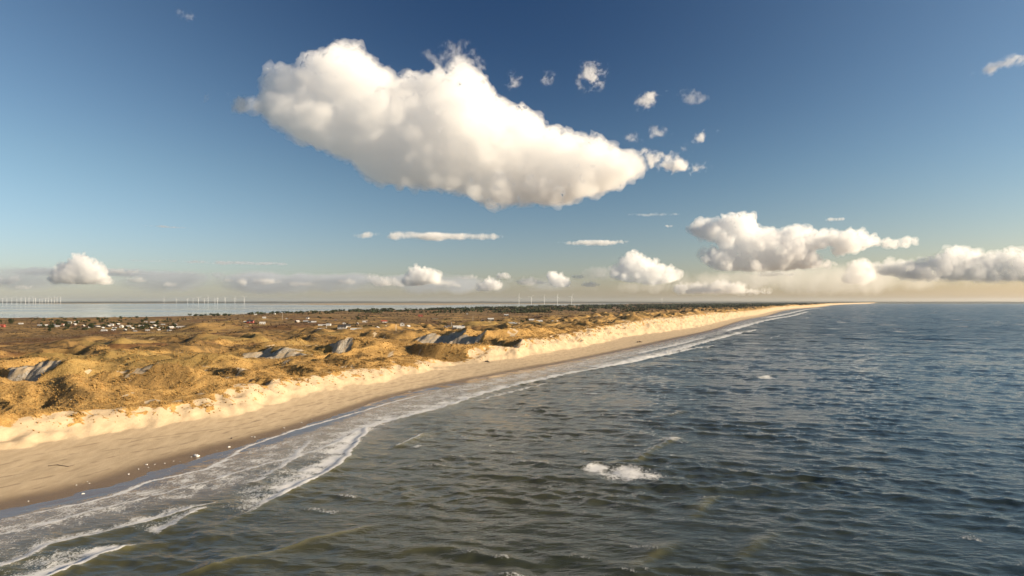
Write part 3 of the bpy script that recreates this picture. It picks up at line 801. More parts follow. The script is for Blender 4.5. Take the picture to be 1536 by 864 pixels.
# ------------------------------------------------------------------ marram grass on the near dunes: one tangle nobody could count
def grass_mat(name, a, b, c):
    t = NT(name)
    n = t.noise(0.3, 3.0, t.pos(), 0.6); n2 = t.noise(2.0, 2.0, t.pos(), 0.6)
    t.set(Base_Color=t.mix(t.ramp(n2, 0.4, 0.7, 0, 0.8), t.mix(n, a, b), c), Roughness=0.85)
    t.bsdf.inputs['Specular IOR Level'].default_value = 0.2
    return t.m
def tufts(name, n, box, seed, hgt, mat, want, blades=6):
    r_ = np.random.default_rng(seed)
    y = box[0] * (box[1] / box[0]) ** r_.random(n); s = box[2] + (box[3] - box[2]) * r_.random(n) ** 1.25
    x = shore_x(y) - s
    ok = np.abs(x) < 0.95 * y + 60
    x, y = x[ok], y[ok]
    z, s, sf, e, inl, bare, dl, gul, rid = land_height(x, y, True)
    a = terrain_attrs(x, y, z, s, sf, e, inl, bare, dl, gul, rid, None)
    keep = want(a, e, inl, r_.random(len(x)))
    x, y, z = x[keep], y[keep], z[keep]
    n = len(x)
    h = hgt * (0.5 + 0.8 * r_.random(n)) * np.clip(0.85 + 0.9 * fbm2(x / 6.0, y / 6.0, 3, 88), 0.25, 1.7) * (0.8 + 0.5 * sstep(250, 700, y))
    V = np.empty((n, blades, 3, 3)); az0 = r_.random(n) * 6.28
    for b in range(blades):
        a_ = az0 + b * 6.283 / blades + 0.5 * r_.random(n)
        w = 0.22 * h + 0.06; ln = h * (0.35 + 0.5 * r_.random(n))
        ca, sa = np.cos(a_), np.sin(a_)
        V[:, b, 0] = np.stack([x - sa * w, y + ca * w, z - 0.12], 1)
        V[:, b, 1] = np.stack([x + sa * w, y - ca * w, z - 0.12], 1)
        V[:, b, 2] = np.stack([x + ca * ln - 0.25 * h, y + sa * ln + 0.05 * h, z + h * (0.7 + 0.5 * r_.random(n))], 1)
    F_ = np.arange(n * blades * 3).reshape(-1, 3)
    o = mesh_np(name, V.reshape(-1, 3), F_, mat, smooth=False)
    tag(o, kind='stuff')
    return n
MG = grass_mat('marram', (0.20, 0.11, 0.032), (0.39, 0.235, 0.075), (0.50, 0.34, 0.135))
HG = grass_mat('heather', (0.040, 0.028, 0.014), (0.11, 0.062, 0.026), (0.16, 0.10, 0.04))
tufts('marram_grass', 120000, (165, 950, 30, 330), 5, 0.62, MG, lambda a, e, inl, r: (a['sand'] < 0.35) & (e > 0.55) & (r < 1 - 0.8 * a['heath']))
tufts('marram_clumps', 60000, (165, 1200, 30, 110), 6, 0.55, MG, lambda a, e, inl, r: (a['sand'] > 0.2) & (e > 0.25) & (e < 1.1) & (r < 0.10 + 0.5 * np.clip(e - 0.5, 0, 1)))
tufts('heather_scrub', 40000, (230, 1700, 70, 900), 7, 0.8, HG, lambda a, e, inl, r: (a['heath'] > 0.4) & (r < a['heath'] * 0.9) & (a['sand'] < 0.3))

# ------------------------------------------------------------------ small helpers for modelled things
class MB:
    def __init__(self): self.v, self.f = [], []
    def add(self, v, f):
        o = len(self.v); self.v += [tuple(p) for p in v]; self.f += [tuple(i + o for i in q) for q in f]; return self
    def box(self, x0, x1, y0, y1, z0, z1):
        return self.add([(x0, y0, z0), (x1, y0, z0), (x1, y1, z0), (x0, y1, z0), (x0, y0, z1), (x1, y0, z1), (x1, y1, z1), (x0, y1, z1)],
                        [(3, 2, 1, 0), (4, 5, 6, 7), (0, 1, 5, 4), (1, 2, 6, 5), (2, 3, 7, 6), (3, 0, 4, 7)])
    def tube(self, pts, radii, n=8):
        base = len(self.v)
        P = [Vector(p) for p in pts]
        for i, (p, r) in enumerate(zip(P, radii)):
            d = (P[min(i + 1, len(P) - 1)] - P[max(i - 1, 0)]).normalized()
            u = d.orthogonal().normalized(); w = d.cross(u)
            for k in range(n):
                a = 6.28319 * k / n
                self.v.append(tuple(p + (u * math.cos(a) + w * math.sin(a)) * r))
        for i in range(len(P) - 1):
            for k in range(n):
                a, b_ = base + i * n + k, base + i * n + (k + 1) % n
                self.f.append((a, b_, b_ + n, a + n))
        self.f.append(tuple(base + k for k in reversed(range(n))))
        self.f.append(tuple(base + (len(P) - 1) * n + k for k in range(n)))
        return self
    def build(self, name, mat, parent=None, smooth=False):
        me = bpy.data.meshes.new(name); me.from_pydata(self.v, [], self.f)
        me.materials.append(mat)
        for p_ in me.polygons: p_.use_smooth = smooth
        me.update()
        o = bpy.data.objects.new(name, me); COL.objects.link(o); o.parent = parent
        return o

# ------------------------------------------------------------------ holiday houses in the heath behind the dunes
M_ = {k: plain(k, c) for k, c in dict(
    white_wall=(0.62, 0.60, 0.57), red_wall=(0.33, 0.05, 0.035), yellow_wall=(0.62, 0.42, 0.10), brown_wall=(0.13, 0.075, 0.045), black_wall=(0.03, 0.028, 0.026),
    pale_roof=(0.50, 0.49, 0.47), grey_roof=(0.16, 0.16, 0.165), black_roof=(0.04, 0.04, 0.042), red_roof=(0.36, 0.085, 0.045), orange_roof=(0.44, 0.20, 0.12), thatch_roof=(0.20, 0.15, 0.09),
    pane=(0.03, 0.035, 0.04), trim=(0.8, 0.79, 0.77), brick=(0.26, 0.12, 0.08)).items()}
M_['pane'].node_tree.nodes['Principled BSDF'].inputs['Roughness'].default_value = 0.12

def make_house(wall, roof, L, Wd, hw=2.5, pitch=0.62, chimney=True):
    root = empty('holiday_house', (0, 0, 0))
    a, b_ = L / 2, Wd / 2; rz = hw + b_ * pitch
    MB().add([(-a, -b_, -1.5), (a, -b_, -1.5), (a, b_, -1.5), (-a, b_, -1.5), (-a, -b_, hw), (a, -b_, hw), (a, b_, hw), (-a, b_, hw), (-a, 0, rz - 0.03), (a, 0, rz - 0.03)],
             [(3, 2, 1, 0), (0, 1, 5, 4), (2, 3, 7, 6), (1, 2, 6, 9, 5), (3, 0, 4, 8, 7)]).build('wall', M_[wall], root)
    o, th = 0.45, 0.22
    ra = a + o; rb = b_ + o; ez = hw - o * pitch
    rf = MB()
    for s in (-1, 1):
        rf.add([(-ra, s * rb, ez), (ra, s * rb, ez), (ra, 0, rz), (-ra, 0, rz), (-ra, s * rb, ez + th), (ra, s * rb, ez + th), (ra, 0, rz + th), (-ra, 0, rz + th)],
               [(0, 1, 2, 3), (7, 6, 5, 4), (0, 4, 5, 1), (1, 5, 6, 2), (3, 7, 4, 0)])
    rfo = rf.build('roof', M_[roof], root)
    if chimney:
        MB().box(a * 0.3 - 0.4, a * 0.3 + 0.4, -0.4, 0.4, rz - 0.5, rz + 1.1).build('chimney', M_['brick'], rfo)
    for s in (-1, 1):
        for i in range(3):
            x = -a + L * (i + 0.5) / 3
            if s == -1 and i == 1:
                MB().box(x - 0.5, x + 0.5, s * b_ - 0.04, s * b_ + 0.04, 0.0, 2.05).build('door', M_['trim' if wall != 'white_wall' else 'brown_wall'], root)
            else:
                w_ = MB().box(x - 0.85, x + 0.85, s * b_ - 0.05, s * b_ + 0.05, 0.75, 2.05).build('window', M_['trim'], root)
                MB().box(x - 0.75, x + 0.75, s * b_ - 0.08, s * b_ + 0.08, 0.85, 1.95).build('pane', M_['pane'], w_)
        w_ = MB().box(s * a - 0.05, s * a + 0.05, -1.2, 1.2, 0.7, 2.1).build('window', M_['trim'], root)
        MB().box(s * a - 0.08, s * a + 0.08, -1.1, 1.1, 0.8, 2.0).build('pane', M_['pane'], w_)
    return root

KINDS_ = {  # wall, roof, length, width
    'white_pale': ('white_wall', 'pale_roof', 12, 7.0), 'white_grey': ('white_wall', 'grey_roof', 12, 7.0), 'white_black': ('white_wall', 'black_roof', 14, 7.5),
    'black_pale': ('black_wall', 'pale_roof', 13, 7.0), 'brown_pale': ('brown_wall', 'pale_roof', 11, 6.5), 'red_black': ('red_wall', 'black_roof', 12, 7),
    'white_red': ('white_wall', 'red_roof', 13, 7.5), 'red_red': ('red_wall', 'red_roof', 12, 7), 'yellow': ('yellow_wall', 'pale_roof', 12, 7),
    'orange': ('white_wall', 'orange_roof', 20, 8), 'big_white': ('white_wall', 'pale_roof', 24, 9), 'thatch': ('white_wall', 'thatch_roof', 16, 8)}
LOOK = {'white_pale': 'white holiday house with a pale roof', 'white_grey': 'white holiday house with a grey roof', 'white_black': 'white holiday house with a black roof',
        'black_pale': 'black timber holiday house with a pale roof', 'brown_pale': 'brown timber holiday house with a pale roof', 'red_black': 'red timber house with a black roof',
        'white_red': 'white house with a red roof', 'red_red': 'red house under a red roof', 'yellow': 'yellow house with a pale roof', 'thatch': 'long white house under brown thatch'}
protos = {k: make_house(*v) for k, v in KINDS_.items()}
used = set()
def c1(x, y): return (x / 3.84, 360 + y / 3.84)
def c2(x, y): return (300 + x / 3.84, 400 + y / 3.84)
def c3(x, y): return (650 + x / 3.84, 380 + y / 3.84)
house_spots = []
def put_house(kind, px, py, label, group=None, rz=None, z0=6.0, sc=1.0):
    x, y = ground(px, py + 0.8, z0)
    z = float(hmap(x, y)[0])
    o = protos[kind] if kind not in used else copy_tree(protos[kind])
    used.add(kind)
    o.location = (x, y, z + 0.5); o.rotation_euler = (0, 0, rz if rz is not None else R(random.choice([8, 12, 95, 100, 172, 20, 70]) + random.uniform(-8, 8)))
    sc *= 0.60 if px < 275 else 0.85
    o.scale = (sc, sc, sc * 1.05)
    for k in ('group',):
        if k in o: del o[k]
    tag(o, label, 'house', group)
    house_spots.append((x, y))
put_house('red_red', *c1(10, 497), 'red house under a red roof at the left edge of the dunes', sc=1.3, rz=0.1)
put_house('orange', *c1(350, 490), 'long low house with an orange pink roof, left of the white house village', rz=0.05)
put_house('yellow', *c1(815, 497), 'only yellow house, in the middle of the white house village', rz=0.1, sc=1.15)
put_house('red_red', *c1(1440, 472), 'red house beyond the sharp dune with the pale sand streak', rz=0.2, sc=1.3)
put_house('red_black', *c2(290, 322), 'red house with a black roof right behind the ridge of the sharp dune', rz=0.1, sc=1.25)
put_house('big_white', *c2(715, 342), 'long white house in open heath, largest of the middle hamlet', rz=0.12, sc=0.95)
put_house('big_white', *c2(900, 390), 'large white house right above the long dune with the triangular sand hollow', rz=0.2, sc=0.7)
put_house('white_red', *c2(1060, 320), 'white house with a red roof between middle hamlet and large sand scoop', rz=0.3, sc=1.1)
put_house('red_red', *c2(1270, 287), 'red house standing farthest back near the lagoon, above the large sand scoop', rz=0.1, sc=1.2)
put_house('red_black', *c3(85, 436), 'tall red house with a white gable, behind the large sand scoop', rz=1.3, sc=1.35)
put_house('thatch', *c3(10, 380), 'long white house under brown thatch behind the red house with a gable', rz=0.1)
put_house('big_white', *c2(700, 384), 'white house just left of the large white house above the long dune', rz=0.4, sc=0.5)
GRP = {1: ('among the crowd of roofs by the lagoon', 'houses of the white house village'), 2: ('scattered in the heath of the middle hamlet', 'houses of the middle hamlet'), 3: ('in the heath behind the tall sand bluff', 'houses behind the tall bluff')}
spots = [(1, 'white_pale', c1(*q)) for q in [(120, 482), (400, 476), (440, 472), (600, 522), (640, 492), (700, 502), (740, 498), (985, 500), (1050, 516)]]
spots += [(1, 'brown_pale', c1(*q)) for q in [(780, 525), (850, 521), (915, 522), (985, 524), (655, 522), (1030, 526), (330, 500), (430, 486)]]
spots += [(1, 'black_pale', c1(*q)) for q in [(230, 492), (265, 490), (660, 507), (720, 522), (625, 502), (940, 487), (880, 476), (590, 508), (760, 509), (890, 500), (930, 508), (680, 488)]]
spots += [(1, 'white_black', c1(*q)) for q in [(840, 471), (975, 528), (560, 495), (520, 500)]] + [(1, 'brown_pale', c1(*q)) for q in [(480, 496), (310, 492), (1010, 488), (870, 512)]]
spots += [(2, 'white_pale', c2(*q)) for q in [(370, 294), (430, 269), (740, 337), (320, 271), (1020, 389), (950, 319), (1080, 386), (360, 326), (655, 322)]]
spots += [(2, 'white_black', c2(*q)) for q in [(820, 376), (845, 370), (830, 326), (640, 322), (500, 300), (620, 296)]] + [(2, 'brown_pale', c2(*q)) for q in [(265, 320), (610, 320), (780, 312), (905, 335), (560, 318)]]
spots += [(3, 'white_pale', c2(*q)) for q in [(1198, 384), (1225, 358), (1350, 302), (1430, 346), (1480, 379), (1500, 380)]] + [(3, 'white_grey', c2(*q)) for q in [(1165, 364), (1300, 357), (1335, 360), (1410, 380), (1180, 340)]]
spots += [(3, 'white_pale', c3(*q)) for q in [(145, 454), (420, 432), (480, 428), (195, 347), (565, 405)]] + [(3, 'black_pale', c3(*q)) for q in [(285, 430), (450, 430), (170, 437), (700, 414), (420, 362), (330, 420), (610, 412)]]
random.seed(5)
for zone, kind, (px, py) in spots:
    put_house(kind, px, py, f'{LOOK[kind]} {GRP[zone][0]}', f'{LOOK[kind]}s: {GRP[zone][1]}'[:70], sc=random.uniform(0.8, 1.1))

# flagpoles in the gardens
def flagpole(px, py0, py1, label):
    x, y = ground(px, py1, 5.5); z = float(hmap(x, y)[0])
    h = max(9.0, (py1 - py0) / F * y)
    r = empty('flagpole', (x, y, z - 0.2))
    MB().tube([(0, 0, 0), (0, 0, h * 0.5), (0, 0, h)], [0.22, 0.17, 0.10], 8).build('pole', M_['trim'], r, True)
    v, f = ico(2); mesh_np('finial', v * 0.25 + np.array([0, 0, h]), f, M_['trim'], parent=r)
    tag(r, label, 'flagpole')
flagpole(423.4, 468, 481, 'tall white flagpole in the middle hamlet, before the lagoon')
flagpole(677.5, 486, 497, 'white flagpole beside the tall red house with a white gable')
flagpole(709.4, 475, 487, 'white flagpole in the heath right of the tall red house')
flagpole(489.5, 492, 502, 'short flagpole near the black roofed house behind the long dune')
flagpole(594, 496, 503, 'flagpole beside the white house above the edge of the large sand scoop')

# ------------------------------------------------------------------ trees and bushes round the houses
leafm = {k: grass_mat(k, a, b_, c) for k, a, b_, c in (('pine_needles', (0.016, 0.024, 0.012), (0.032, 0.042, 0.018), (0.05, 0.058, 0.022)),
                                                       ('scrub_leaves', (0.035, 0.038, 0.016), (0.06, 0.055, 0.022), (0.10, 0.08, 0.03)),
                                                       ('bare_twigs', (0.045, 0.03, 0.018), (0.08, 0.052, 0.03), (0.12, 0.08, 0.045)))}
bark = plain('bark', (0.09, 0.065, 0.045))
def leaf_cloud(r_, n, fn, size):
    """n small leaf faces spread through a crown; fn(u) gives a point of the crown"""
    V = np.empty((n, 4, 3))
    for i in range(n):
        c = np.array(fn(r_)); nrm = r_.normal(size=3); nrm /= np.linalg.norm(nrm)
        a = np.cross(nrm, r_.normal(size=3)); a /= np.linalg.norm(a) + 1e-9; b_ = np.cross(nrm, a)
        s = size * (0.6 + 0.8 * r_.random())
        V[i] = [c - a * s, c - b_ * s * 0.6, c + a * s, c + b_ * s * 0.6]
    return V.reshape(-1, 3), np.arange(n * 4).reshape(-1, 4)
def make_tree(kind, seed):
    r_ = np.random.default_rng(seed)
    if kind == 'pine_tree':
        hT = 8.5
        def fn(q):
            u = q.random() ** 0.8; z = 1.2 + (hT - 1.2) * u; rad = 2.5 * (1 - u) ** 0.7 * (0.55 + 0.45 * q.random()) * (0.75 + 0.35 * math.sin(z * 3.1)) + 0.15
            a = 6.283 * q.random(); return rad * math.cos(a), rad * math.sin(a), z
        n, sz, m = 520, 0.36, 'pine_needles'
    elif kind == 'broad_pine':
        hT = 5.2; lob = [(r_.normal() * 1.7, r_.normal() * 1.7, 2.6 + r_.random() * 1.8, 1.2 + r_.random()) for _ in range(7)]
        def fn(q):
            L = lob[q.integers(len(lob))]; d = q.normal(size=3); d *= L[3] * q.random() ** 0.4 / np.linalg.norm(d); return L[0] + d[0], L[1] + d[1], max(0.4, L[2] + d[2] * 0.8)
        n, sz, m = 520, 0.36, 'pine_needles'
    else:
        hT = 2.6; lob = [(r_.normal() * 1.5, r_.normal() * 1.2, 0.9 + r_.random() * 0.9, 0.8 + 0.6 * r_.random()) for _ in range(7)]
        def fn(q):
            L = lob[q.integers(len(lob))]; d = q.normal(size=3); d *= L[3] * q.random() ** 0.4 / np.linalg.norm(d); return L[0] + d[0], L[1] + d[1], max(0.1, L[2] + d[2] * 0.8)
        n, sz, m = 380, 0.27, 'scrub_leaves' if kind == 'shrub' else 'bare_twigs'
    root = empty('shrub' if kind == 'twiggy' else kind, (0, 0, 0))
    tr = MB().tube([(0, 0, -0.8), (0.1, 0, hT * 0.3), (0, 0.05, hT * 0.62)], [0.24, 0.17, 0.07], 7)
    for i in range(5):
        a = i * 2.4; z = hT * (0.22 + 0.07 * i); tr.tube([(0.05, 0, z), (math.cos(a) * hT * 0.12, math.sin(a) * hT * 0.12, z + hT * 0.07), (math.cos(a) * hT * 0.2, math.sin(a) * hT * 0.2, z + hT * 0.12)], [0.08, 0.05, 0.02], 5)
    tr.build('trunk' if hT > 3 else 'stem', bark, root, True)
    v, f = leaf_cloud(r_, n, fn, sz)
    mesh_np('crown', v, f, leafm[m], smooth=False, parent=root)
    return root
tp = {k: [make_tree(k, 40 + i + 10 * j) for i in range(2)] for j, k in enumerate(('pine_tree', 'broad_pine', 'shrub', 'twiggy'))}
tused = set(); tcount = 0
def put_tree(kind, x, y, label, group, sc):
    global tcount
    pr = tp[kind][random.randrange(2)]
    o = pr if pr.name not in tused else copy_tree(pr)
    tused.add(pr.name)
    o.location = (x, y, float(hmap(x, y)[0]) - 0.1); o.rotation_euler = (0, 0, random.uniform(0, 6.28)); o.scale = (sc * random.uniform(0.9, 1.2), sc * random.uniform(0.9, 1.2), sc)
    tag(o, label, 'shrub' if kind in ('shrub', 'twiggy') else 'tree', group)
    tcount += 1
random.seed(9)
CL = [  # (kind, px0, px1, py0, py1, n, scale, label, group)
    ('pine_tree', -20, 27, 483, 487.5, 16, 1.0, 'dark pine in the grove at the left edge of the dunes', 'pines of the left edge grove'),
    ('broad_pine', 40, 135, 479, 484, 10, 0.9, 'dark spreading pine left of the white house village', 'pines left of the village'),
    ('broad_pine', 145, 222, 478.5, 483, 18, 0.95, 'dark spreading pine on the lagoon side of the white house village', 'pines behind the village'),
    ('pine_tree', 250, 284, 480, 484, 9, 0.8, 'dark pine at the right end of the white house village', 'pines right of the village'),
    ('broad_pine', 60, 265, 484, 498, 85, 0.95, 'dark low pine between roofs of the white house village', 'low pines in the village'),
    ('broad_pine', 282, 346, 472.5, 475.5, 26, 1.25, 'dark tree of the wood strip by the lagoon behind the sharp dune', 'trees of the lagoon wood strip'),
    ('broad_pine', 440, 500, 467.5, 473, 18, 1.1, 'dark broad tree in the wood between lagoon and middle hamlet', 'trees of the middle wood'),
    ('broad_pine', 470, 560, 474, 480, 16, 0.9, 'dark broad tree beside the houses of the middle hamlet', 'trees in the middle hamlet'),
    ('shrub', 350, 640, 476, 499, 60, 1.0, 'low dark green bush in the heath around the middle hamlet', 'bushes of the middle hamlet'),
    ('twiggy', 300, 680, 474, 498, 34, 1.0, 'low brown leafless bush in the heath around the middle hamlet', 'bare bushes of the middle hamlet'),
    ('broad_pine', 640, 720, 467, 476, 14, 1.0, 'dark broad tree in the heath beyond the red gabled house', 'trees beyond the gabled house'),
    ('broad_pine', 715, 850, 486, 491, 26, 0.9, 'dark tree in the belt around the houses behind the tall bluff', 'tree belt behind the tall bluff'),
    ('shrub', 660, 960, 476, 495, 30, 1.0, 'low dark green bush in the heath behind the tall bluff', 'bushes behind the tall bluff')]
for kind, a, b_, y0, y1, n, sc, lab, grp in CL:
    for i in range(n):
        x, y = ground(random.uniform(a, b_), random.uniform(y0, y1), 5.0)
        if min(math.hypot(x - hx, y - hy) for hx, hy in house_spots) < 9: y += 14
        put_tree(kind, x, y, lab, grp, sc * random.uniform(0.75, 1.3))

# far woods and scrub on the spit, seen as one dark mass
def far_wood(name, n, fnxy, hgt, seed, mat, leaves=7):
    r_ = np.random.default_rng(seed)
    x, y = fnxy(r_, n)
    z = hmap(x, y); ok = z > 0.8
    x, y, z = x[ok], y[ok], z[ok]; n = len(x)
    h = hgt * (0.5 + r_.random(n)) * (0.5 + 0.0002 * np.clip(y, 0, 6000))
    V = np.empty((n, leaves, 4, 3))
    for j in range(leaves):
        c = np.stack([x + r_.normal(size=n) * h * 0.45, y + r_.normal(size=n) * h * 0.45, z + h * (0.15 + 0.75 * r_.random(n))], 1)
        a = r_.normal(size=(n, 3)); a /= np.linalg.norm(a, axis=1)[:, None]; b_ = np.cross(a, r_.normal(size=(n, 3))); b_ /= np.linalg.norm(b_, axis=1)[:, None]
        s = (h * 0.42)[:, None]
        V[:, j, 0] = c - a * s; V[:, j, 1] = c - b_ * s; V[:, j, 2] = c + a * s; V[:, j, 3] = c + b_ * s
    tag(mesh_np(name, V.reshape(-1, 3), np.arange(n * leaves * 4).reshape(-1, 4), mat, smooth=False), kind='stuff')
def spit(y0, y1, s0):
    def fn(r_, n):
        y = y0 * (y1 / y0) ** r_.random(n); lo = shore_x(y) - lagoon_x(y)
        s = s0 + (np.clip(lo - 60, s0 + 50, 2600) - s0) * r_.random(n)
        x = shore_x(y) - s
        k = noise2(x / 210.0, y / 420.0, 401) + 0.5 * noise2(x / 70.0, y / 150.0, 402) > 0.05
        return x[k], y[k]
    return fn
far_wood('distant_woodland', 14000, spit(2500, 16000, 130), 6.0, 21, leafm['pine_needles'])
far_wood('distant_scrub', 9000, spit(900, 6000, 110), 2.6, 22, leafm['bare_twigs'], 5)

# ------------------------------------------------------------------ wind turbines beyond the lagoon
tw = plain('turbine_white', (0.85, 0.85, 0.84), 0.5)
def make_turbine(fat):
    root = empty('wind_turbine', (0, 0, 0))
    hub = 118.0
    MB().tube([(0, 0, -3), (0, 0, 50), (0, 0, hub)], [3.6 * fat, 3.0 * fat, 2.1 * fat], 12).build('tower', tw, root, True)
    MB().box(-2.6, 2.6, -5.5, 6.5, hub - 1.2, hub + 4.4).build('nacelle', tw, root)
    v, f = ico(2); mesh_np('hub', v * 2.6 + np.array([0, -7.4, hub + 1.6]), f, tw, parent=root)
    for k in range(3):
        bl = empty('tmp', (0, 0, 0)); bpy.data.objects.remove(bl)
        m = MB(); ln = 62.0
        prof = [(2.0, 1.3), (10, 2.6), (24, 2.2), (44, 1.4), (ln, 0.35)]
        vv, ff = [], []
        for z, c in prof:
            c *= fat; vv += [(-c * 0.4, -0.35 * c, z), (c, 0.0, z), (c * 0.3, 0.35 * c, z)]
        for i in range(len(prof) - 1):
            for j in range(3):
                a = i * 3 + j; b_ = i * 3 + (j + 1) % 3; ff.append((a, b_, b_ + 3, a + 3))
        ff += [(2, 1, 0), (len(vv) - 3, len(vv) - 2, len(vv) - 1)]
        o = m.add(vv, ff).build('blade', tw, root, True)
        o.location = (0, -7.4, hub + 1.6); o.rotation_euler = (0, k * 2 * math.pi / 3, 0)
    return root
tb = make_turbine(1.0)
first = True
def turbine(px, D, px_h, spin, yaw, label, group=None):
    """px_h: height of the whole turbine in photograph pixels"""
    global first
    o = tb if first else copy_tree(tb); first = False
    ax, _ = ray(px, 450)
    o.location = (ax * D, D, 0.5); s = px_h * D / F / 182.0
    o.scale = (s, s, s); o.rotation_euler = (0, 0, yaw - math.atan(ax))
    for ch in o.children:
        if ch.name.startswith('blade'):
            ch.rotation_euler = (0, ch.rotation_euler[1] + spin, 0)
    if 'group' in o: del o['group']
    tag(o, label, 'wind turbine', group)
random.seed(3)
for px, h, sp, lab in ((774.5 + 4, 16.5, 0.15, 'white wind turbine, leftmost of five beyond the lagoon'), (797, 15.5, 0.6, 'white wind turbine, second from left of five beyond the lagoon, blades spread like a Y'),
                       (816.5, 15.5, 0.1, 'white wind turbine, middle one of five beyond the lagoon'), (836, 17, 0.05, 'white wind turbine, fourth from left of five beyond the lagoon'),
                       (857.5, 17, 0.35, 'white wind turbine, rightmost of five beyond the lagoon')):
    turbine(px, 12500, h, sp, random.uniform(-0.5, 0.5), lab)
turbine(993, 14000, 11, 0.3, 0.4, 'small lone wind turbine above the wooded far end of the dunes')
mid = [945, 1016, 1081, 1112, 1143, 1177, 1199, 1238, 1253, 1297, 1353, 1407]
lab = ['leftmost of the middle wind farm', 'second from left in the middle wind farm', 'third from left in the middle wind farm', 'fourth from left in the middle wind farm', 'fifth from left in the middle wind farm, with wide spread blades',
       'sixth from left in the middle wind farm', 'tall one just left of centre of the middle wind farm', 'small one behind the pair in the middle wind farm', 'front one of the close pair in the middle wind farm',
       'third from right in the middle wind farm', 'second from right in the middle wind farm', 'rightmost of the middle wind farm']
for i, q in enumerate(mid):
    turbine(q / 3.84, 14500, [11, 10, 10.5, 11, 13, 11, 14, 10, 13, 13, 12.5, 14][i], random.uniform(0, 2), random.uniform(-0.7, 0.7), 'white wind turbine, ' + lab[i])
for i, q in enumerate([-110, -75, -40, 15, 40, 68, 97, 121, 147, 167, 192, 205, 229, 243, 262, 278, 297, 313, 329, 349]):
    turbine(q / 3.84, 16000, 10.8 + 1.8 * random.random(), random.uniform(0, 2), random.uniform(-0.7, 0.7),
            'white wind turbine in the crowded farm at the left end of the lagoon' if i < 19 else 'rightmost wind turbine of the crowded farm at the left end of the lagoon',
            'turbines of the crowded left wind farm' if i < 19 else None)

# ------------------------------------------------------------------ things washed up on the beach
foam_lump = plain('dried_foam', (0.72, 0.70, 0.66), 0.7)
def lump_mesh(seed, n=3):
    v, f = ico(3)
    q = v * 1.6 + seed
    d = 1 + 0.45 * noise3(q, seed) + 0.2 * noise3(q * 2.6, seed + 1)
    return v * d[:, None] * np.array([1, 0.75, 0.5]), f
def c5(x, y): return (x / 2.842, 560 + y / 2.842)
def c6(x, y): return (512 + x / 2.842, 560 + y / 2.842)
LG = 'small white lump washed up on the wet sand'
ll = [(c5(835, 349), 1.25, 'largest white lump washed up at the water edge, flat and wide'), (c5(975, 311), 0.65, 'white lump with a dark side on the wet sand, second largest'), (c5(353, 506), 0.45, 'white lump lying alone low on the wet sand near the left')]
ll += [(c5(*q), s, LG) for q, s in [((625, 387), .4), ((548, 426), .35), ((590, 405), .25), ((702, 380), .28), ((718, 405), .22), ((1085, 269), .42), ((1072, 268), .3), ((1210, 231), .35), ((1285, 208), .35), ((380, 466), .22), ((325, 475), .25), ((740, 371), .2), ((768, 372), .2), ((925, 325), .22), ((632, 398), .22), ((660, 385), .2), ((1185, 268), .35), ((1330, 195), .25), ((815, 352), .3), ((372, 460), .18), ((120, 540), .2), ((300, 250), .25), ((1385, 185), .25), ((992, 345), .25)]]
ll += [(c6(*q), s, LG) for q, s in [((200, 128), .5), ((235, 101), .5), ((290, 76), .5), ((320, 80), .6), ((350, 70), .5), ((380, 64), .6), ((400, 60), .5), ((310, 92), .5), ((140, 122), .4), ((340, 76), .5), ((430, 58), .5), ((270, 92), .4)]]
lm = [lump_mesh(s) for s in (3, 8, 14)]
lob = [mesh_np('foam_lump', v, f, foam_lump) for v, f in lm]
for o in lob: o.location = (0, 0, -500)
lfirst = [True] * 3
for i, ((px, py), sc, label) in enumerate(ll):
    k = i % 3
    o = lob[k] if lfirst[k] else lob[k].copy()
    if not lfirst[k]: COL.objects.link(o)
    lfirst[k] = False
    x, y = ground(px, py, 0.45); z = float(hmap(x, y)[0])
    sc *= 0.85
    o.location = (x, y, z + 0.12 * sc); o.scale = (sc * 1.1, sc * 1.1, sc); o.rotation_euler = (0, 0, random.uniform(0, 6.28))
    if 'group' in o: del o['group']
    tag(o, label, 'foam lump', 'white lumps along the water edge' if label == LG else None)
wood = plain('driftwood', (0.13, 0.10, 0.075))
dark = plain('dark_debris', (0.05, 0.04, 0.032))
def drift(pts, rad, label, name='driftwood', mat=None):
    w = [ground(px, py, 1.8) for px, py in pts]
    P = [(x, y, float(hmap(x, y)[0]) + rad[0] * 0.8 + 0.05) for x, y in w]
    c = np.array(P).mean(0)
    r = MB().tube([tuple(np.array(p) - c) for p in P], rad, 7).build(name, mat or wood, None, True)
    r.location = c
    tag(r, label, name.replace('_', ' '))
drift([c5(205, 392), c5(245, 386), c5(290, 390), c5(316, 384)], [0.10, 0.12, 0.10, 0.05], 'thin bent branch lying across the dry sand near the left')
drift([c3(300, 637), c3(313, 636), c3(326, 638)], [0.5, 0.75, 0.35], 'dark lump of driftwood on the beach before the dune gap')
drift([c3(1175, 510), c3(1187, 508), c3(1200, 509)], [0.8, 1.1, 0.6], 'dark wreckage lump on the upper beach under the tall far bluff')
drift([c5(985, 264), c5(992, 263)], [0.3, 0.2], 'short dark stump on the dry sand above the white lumps')
BIG = [(331,157),(362,150),(392,140),(396,112),(412,93),(430,100),(448,108),(462,92),(477,80),(497,70),(519,65),(538,70),(551,84),(560,98),(578,104),(592,118),(607,120),(618,110),(633,108),(648,114),(662,106),(680,100),(700,101),(722,108),(736,128),(742,146),(779,160),(800,172),(821,188),(848,200),(873,207),(900,214),(925,222),(955,236),(985,246),(965,258),(946,269),(925,285),(900,290),(873,295),(855,306),(836,311),(800,304),(769,306),(737,311),(715,303),(696,290),(664,284),(633,282),(600,279),(566,274),(545,262),(529,243),(500,231),(472,220),(447,210),(425,196),(405,184),(394,170),(365,163)]
